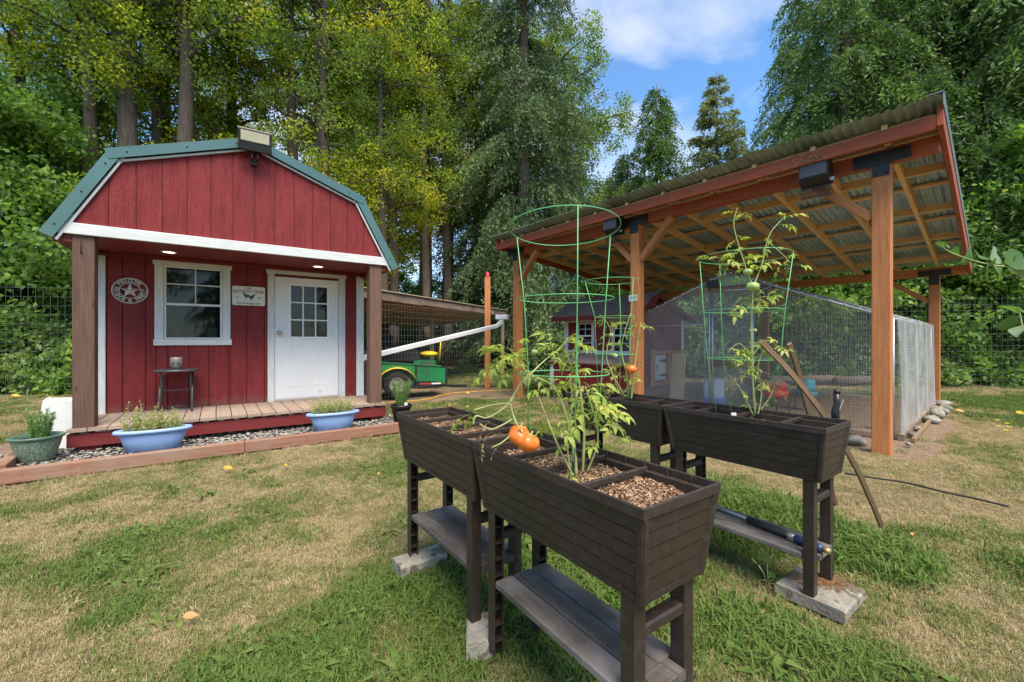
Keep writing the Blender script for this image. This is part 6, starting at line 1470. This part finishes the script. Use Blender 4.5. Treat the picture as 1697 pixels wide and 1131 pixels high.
for i, (px, py, az, el, ro, s) in enumerate(((1566, 410, 2.6, .9, .5, .055), (1574, 412, 1.9, 1.0, .2, .05), (1590, 420, 1.2, .5, 1.2, .075), (1600, 424, .4, .45, 1.4, .085), (1612, 428, 2.8, -.2, 1.1, .07), (1622, 428, .5, .5, .9, .11), (1640, 430, .2, .45, 1.5, .13), (1648, 438, 3.3, -.3, .6, .12), (1664, 436, .1, .35, 1.3, .16), (1660, 445, 3.4, -.5, 1.5, .13), (1680, 440, .0, .1, 1.1, .15), (1684, 446, .4, -.2, .3, .12), (1640, 442, 3.6, -.45, 1.3, .10), (1690, 535, 2.9, -.1, .9, .115), (1690, 520, 2.2, .9, .4, .085), (1694, 518, .4, .3, .7, .09), (1692, 540, 3.6, -.4, .3, .10))):
    o = bpy.data.objects.new('leaf', BL[i % 5]); link(o, nb_); o.location = at(px, py, 2.4 if py < 480 else 2.3) - o_; o.rotation_euler = (ro, -el, az); o.scale = (s,) * 3

# ------------------------------------------------------------------ small plants, flowers, fallen leaves
sq_ = thing('seedling', 'squash seedling with round leaves in front of the square paver', 'seedling', G(1272, 968))
rl = bpy.data.meshes.new('leaf'); nn = 14; rl.from_pydata([(0, 0, 0)] + [(1.0 + math.cos(2 * math.pi * k / nn + math.pi) * (1 if k else .85), math.sin(2 * math.pi * k / nn + math.pi), .12 * math.cos(4 * math.pi * k / nn)) for k in range(nn)], [], [(0, 1 + k, 1 + (k + 1) % nn) for k in range(nn)])
a_ = rl.attributes.new('rnd', 'FLOAT', 'FACE'); a_.data.foreach_set('value', np.full(nn, .75, dtype=np.float32)); rl.materials.append(M['leafgreen'])
for px, py, az, el, s, h_ in ((1257, 937, 2.0, .5, .017, .09), (1272, 934, 1.4, .9, .021, .11), (1262, 962, 3.5, .1, .02, .05), (1285, 962, -.6, .1, .022, .04), (1275, 955, .4, .2, .017, .06), (1297, 972, -.2, .0, .022, .02)):
    p = at(px, py, G(1272, 968).y) - sq_.location; MB().tube([(0, 0, 0), tuple(p * .5 + Vector((0, 0, .01))), tuple(p)], .0018, 5).build('stem', M['stem'], sq_)
    o = bpy.data.objects.new('leaf', rl); link(o, sq_); o.location = p; o.rotation_euler = (R(35), -el, az); o.scale = (s,) * 3
for i, (px, py) in enumerate(((1652, 705), (1669, 711), (1672, 717), (1655, 716), (1667, 723), (170, 776))):
    w = G(px, py); t = thing('yellow_flower', 'low yellow dandelion-like flower in the dry lawn at the right' if i < 5 else 'single yellow flower growing at the foot of the timber edging', 'flower', w, 0, 'yellow flowers in the right lawn' if i < 5 else None)
    MB().tube([(0, 0, 0), (0, 0, .06)], .002, 4).build('stem', M['stem'], t); f_ = MB()
    for k in range(14): a = k * .45; f_.bar((0, 0, .062), (.022 * math.cos(a), .022 * math.sin(a), .068 + .003 * (k % 2)), .009, .002, ch=0)
    f_.build('petals', m_plain('yellow_petals', (.85, .60, .02), .6) if i == 0 else bpy.data.materials['yellow_petals'], t)
def fl_mesh(seed):
    V = []; n = 10; rn = random.Random(seed)
    for k in range(n): a = 2 * math.pi * k / n; r = 1 if k else 1.5; V.append((r * math.cos(a), .75 * math.sin(a), .25 * abs(math.sin(a)) + rn.uniform(-.05, .1)))
    me = bpy.data.meshes.new('fallen_leaf'); me.from_pydata([(0, 0, 0)] + V, [], [(0, 1 + k, 1 + (k + 1) % n) for k in range(n)]); a_ = me.attributes.new('rnd', 'FLOAT', 'FACE'); a_.data.foreach_set('value', np.full(n, (.15, .5, .35, 1.0)[seed], dtype=np.float32)); me.materials.append(M['leafgold']); return me
FM = [fl_mesh(i) for i in range(4)]
spots = [(377, 776, .032, 'large yellow fallen leaf on the lawn in front of the timber edging'), (474, 772, .028, 'curled orange and yellow fallen leaf right of the larger yellow one'), (474, 757, .014, None), (628, 785, .016, 'pale whitish fallen leaf on the lawn left of the planters'), (314, 1021, .020, 'curled reddish-tan fallen leaf low in the left foreground'), (1203, 937, .014, 'cream curled leaf between the near and right planters'), (1513, 885, .014, 'pale curled leaf on the lawn right of the leaning stake'), (1590, 681, .04, 'tan fallen leaf on the green grass at the right'), (25, 656, .05, 'yellow fallen leaf beyond the left wire fence'), (45, 664, .05, None), (70, 655, .05, None), (775, 651, .035, None), (792, 656, .03, None), (1237, 783, .02, 'small yellow leaf seen beneath the right-hand planter'), (1690, 684, .04, None), (840, 602, .05, None), (760, 612, .05, None), (727, 690, .02, None), (745, 672, .02, None), (115, 650, .05, None)]
for i, (px, py, s, lab) in enumerate(spots):
    o = bpy.data.objects.new('fallen_leaf', FM[i % 4]); o.data = FM[3] if lab and any(k_ in lab for k_ in ('tan', 'cream', 'pale')) else FM[i % 3]; link(o); w = G(px, py, .03); o.location = w; o.rotation_euler = (.3 + (i % 3) * .2, .2, i * 1.7); o.scale = (s, s, s); tag(o, lab or 'small yellow fallen leaf on the distant lawn', 'fallen leaf', None if lab else 'small fallen leaves on the lawn')
rn = random.Random(77)
for k in range(40):
    w = SHW(rn.uniform(-6, -1), rn.uniform(2, 6)) if k % 2 else Vector((rn.uniform(-2.5, 3.5), rn.uniform(6, 14), 0)); o = bpy.data.objects.new('fallen_leaf', FM[k % 4]); link(o); o.location = (w.x, w.y, .03); o.rotation_euler = (.2, .2, k); s = rn.uniform(.015, .03); o.scale = (s,) * 3
    tag(o, 'small yellow fallen leaf on the distant lawn', 'fallen leaf', 'small fallen leaves on the lawn')

# ------------------------------------------------------------------ grass
gmat, nt, p = new_mat('grass_blades')
a1 = nd(nt, 'ShaderNodeAttribute', attribute_name='dry', attribute_type='INSTANCER'); a2 = nd(nt, 'ShaderNodeAttribute', attribute_name='rnd'); a3 = nd(nt, 'ShaderNodeAttribute', attribute_name='tipness')
q = nd(nt, 'ShaderNodeMath', operation='MULTIPLY_ADD'); q.inputs[1].default_value = .45; nt.links.new(a2.outputs['Fac'], q.inputs[0]); nt.links.new(a1.outputs['Fac'], q.inputs[2])
q2 = nd(nt, 'ShaderNodeMath', operation='SUBTRACT'); q2.inputs[1].default_value = .22; nt.links.new(q.outputs[0], q2.inputs[0])
c = ramp(nt, q2.outputs[0], [(0, (.12, .20, .04)), (.3, (.20, .245, .065)), (.5, (.28, .28, .10)), (.72, (.43, .36, .175)), (1, (.62, .49, .29))])
nt.links.new(c, p.inputs['Base Color']); p.inputs['Roughness'].default_value = .6; p.inputs['Specular IOR Level'].default_value = .25
tr = nd(nt, 'ShaderNodeBsdfTranslucent'); nt.links.new(c, tr.inputs[0]); ms = nd(nt, 'ShaderNodeMixShader'); ms.inputs[0].default_value = .3
nt.links.new(p.outputs[0], ms.inputs[1]); nt.links.new(tr.outputs[0], ms.inputs[2]); nt.links.new(ms.outputs[0], nt.nodes['Material Output'].inputs[0])
tuft_col = bpy.data.collections.new('grass_tufts')
def tuft(i, nbl, R_, flat, wm=1.0):
    rn = np.random.default_rng(100 + i); a = rn.uniform(0, 6.283, nbl); r = R_ * np.sqrt(rn.random(nbl)); B = np.stack([r * np.cos(a), r * np.sin(a), np.zeros(nbl)], 1)
    az = rn.uniform(0, 6.283, nbl); le = rn.uniform(.15, flat, nbl); H = rn.uniform(.45, 1.0, nbl) * .03
    d = np.stack([np.cos(az), np.sin(az), np.zeros(nbl)], 1); s = np.stack([-np.sin(az), np.cos(az), np.zeros(nbl)], 1) * rn.uniform(.0008, .0014, nbl)[:, None] * wm
    M1 = B + d * (H * le * .35)[:, None] + np.array([0, 0, 1]) * (H * .6)[:, None]; Tp = B + d * (H * le)[:, None] + np.array([0, 0, 1]) * (H * np.maximum(.25, 1 - le * .35))[:, None]
    V = np.stack([B - s, B + s, M1 + s * .8, M1 - s * .8, Tp], 1).reshape(-1, 3); k = np.arange(nbl)[:, None] * 5
    F = [tuple(x) for x in (k + [0, 1, 2, 3]).tolist()] + [tuple(x) for x in (k + [3, 2, 4]).tolist()]
    me = bpy.data.meshes.new('tuft'); me.from_pydata(V.tolist(), [], F); at_ = me.attributes.new('rnd', 'FLOAT', 'FACE'); rr = rn.random(nbl); at_.data.foreach_set('value', np.concatenate([rr, rr]).astype(np.float32)); me.materials.append(gmat); me.update()
    o = bpy.data.objects.new('tuft', me); tuft_col.objects.link(o); return o
for i in range(6): tuft(i, 46, .055, (.8, 1.1, 1.5, 1.9, .9, 1.4)[i])
tuft(6, 12, .05, 2.0, 5.5); tuft(7, 9, .045, 2.6, 7.0)
def grass_points(N, z0, z1, seed, kx=1.3, sclmul=1.0):
    rn = np.random.default_rng(seed); Z = np.sqrt(rn.random(N) * (z1 ** 2 - z0 ** 2) + z0 ** 2); X_ = rn.uniform(-kx, kx, N) * Z
    ok = ~gravel_mask(X_, Z) & ~(dirt_mask(X_, Z) & (rn.random(N) > .03)); 
    sh_ = inside_rect(X_, Z, SH_O, SHD, SHN, -.1, 3.05, -.2, 3.7); ok &= ~sh_
    X_ = X_[ok]; Z = Z[ok]; d = dryness(X_, Z); d = np.clip(d + rn.normal(0, .28, len(d)), 0, 1)
    # lush patches grow long, dry ones stay short
    s = (.9 + 1.0 * np.clip(.35 - d, 0, .35) / .35) * rn.uniform(.6, 1.25, len(d)) * sclmul; s = np.where(d > .6, s * .85, s)
    near_lush = np.zeros(len(d))
    for gx, gy, r, st__ in GREEN[:6]: near_lush = np.maximum(near_lush, st__ * np.exp(-((X_ - gx) ** 2 + (Z - gy) ** 2) / (r * .8) ** 2))
    s *= 1 + 1.1 * near_lush
    return X_, Z, d, s
parts_ = [grass_points(11000, 1.1, 2.6, 1), grass_points(15000, 2.6, 4.5, 2, 1.3, 1.05), grass_points(16000, 4.5, 8.5, 3, 1.3, 1.25), grass_points(16000, 8.5, 16, 4, 1.3, 1.7), grass_points(6000, 16, 26, 5, .5, 2.6)]
gx = np.concatenate([q[0] for q in parts_]); gy = np.concatenate([q[1] for q in parts_]); gd = np.concatenate([q[2] for q in parts_]); gs = np.concatenate([q[3] for q in parts_]); n = len(gx)
gz = (fbm(gx, gy, .8, 5, 3) - .5) * .035 - .022
me = bpy.data.meshes.new('grass'); me.vertices.add(n); me.vertices.foreach_set('co', np.stack([gx, gy, gz], 1).astype(np.float32).ravel())
rn_ = np.random.default_rng(8); az_f = fbm(gx, gy, .9, 61, 2) * 12
for nm, ty, arr in (('dry', 'FLOAT', gd), ('scl', 'FLOAT', gs), ('yaw', 'FLOAT', rn_.uniform(0, 6.28, n)), ('tx', 'FLOAT', .35 * np.cos(az_f) * np.clip(gd, .2, 1)), ('ty', 'FLOAT', .35 * np.sin(az_f) * np.clip(gd, .2, 1))):
    at_ = me.attributes.new(nm, ty, 'POINT'); at_.data.foreach_set('value', arr.astype(np.float32))
at_ = me.attributes.new('pick', 'INT', 'POINT'); at_.data.foreach_set('value', np.where((rn_.random(n) < .06) & (gd < .55), rn_.integers(6, 8, n), rn_.integers(0, 6, n)).astype(np.int32)); me.update()
grass = bpy.data.objects.new('grass', me); link(grass); tag(grass, 'patchy lawn grass, straw-brown with green tufts', 'grass', kind='stuff')
ng = bpy.data.node_groups.new('scatter_grass', 'GeometryNodeTree'); ng.interface.new_socket('Geometry', in_out='INPUT', socket_type='NodeSocketGeometry'); ng.interface.new_socket('Geometry', in_out='OUTPUT', socket_type='NodeSocketGeometry')
gi = ng.nodes.new('NodeGroupInput'); go_ = ng.nodes.new('NodeGroupOutput'); ip = ng.nodes.new('GeometryNodeInstanceOnPoints'); ci = ng.nodes.new('GeometryNodeCollectionInfo')
ci.inputs['Collection'].default_value = tuft_col; ci.inputs['Separate Children'].default_value = True; ci.inputs['Reset Children'].default_value = True; ip.inputs['Pick Instance'].default_value = True
def na(nm, ty):
    k = ng.nodes.new('GeometryNodeInputNamedAttribute'); k.data_type = ty; k.inputs['Name'].default_value = nm; return k.outputs['Attribute']
cmb = ng.nodes.new('ShaderNodeCombineXYZ'); er = ng.nodes.new('FunctionNodeEulerToRotation'); K = ng.links.new
K(na('tx', 'FLOAT'), cmb.inputs[0]); K(na('ty', 'FLOAT'), cmb.inputs[1]); K(na('yaw', 'FLOAT'), cmb.inputs[2]); K(cmb.outputs[0], er.inputs[0]); K(er.outputs[0], ip.inputs['Rotation'])
K(na('scl', 'FLOAT'), ip.inputs['Scale']); K(na('pick', 'INT'), ip.inputs['Instance Index']); K(gi.outputs[0], ip.inputs['Points']); K(ci.outputs[0], ip.inputs['Instance'])
K(ip.outputs[0], go_.inputs[0]); md_ = grass.modifiers.new('scatter', 'NODES'); md_.node_group = ng
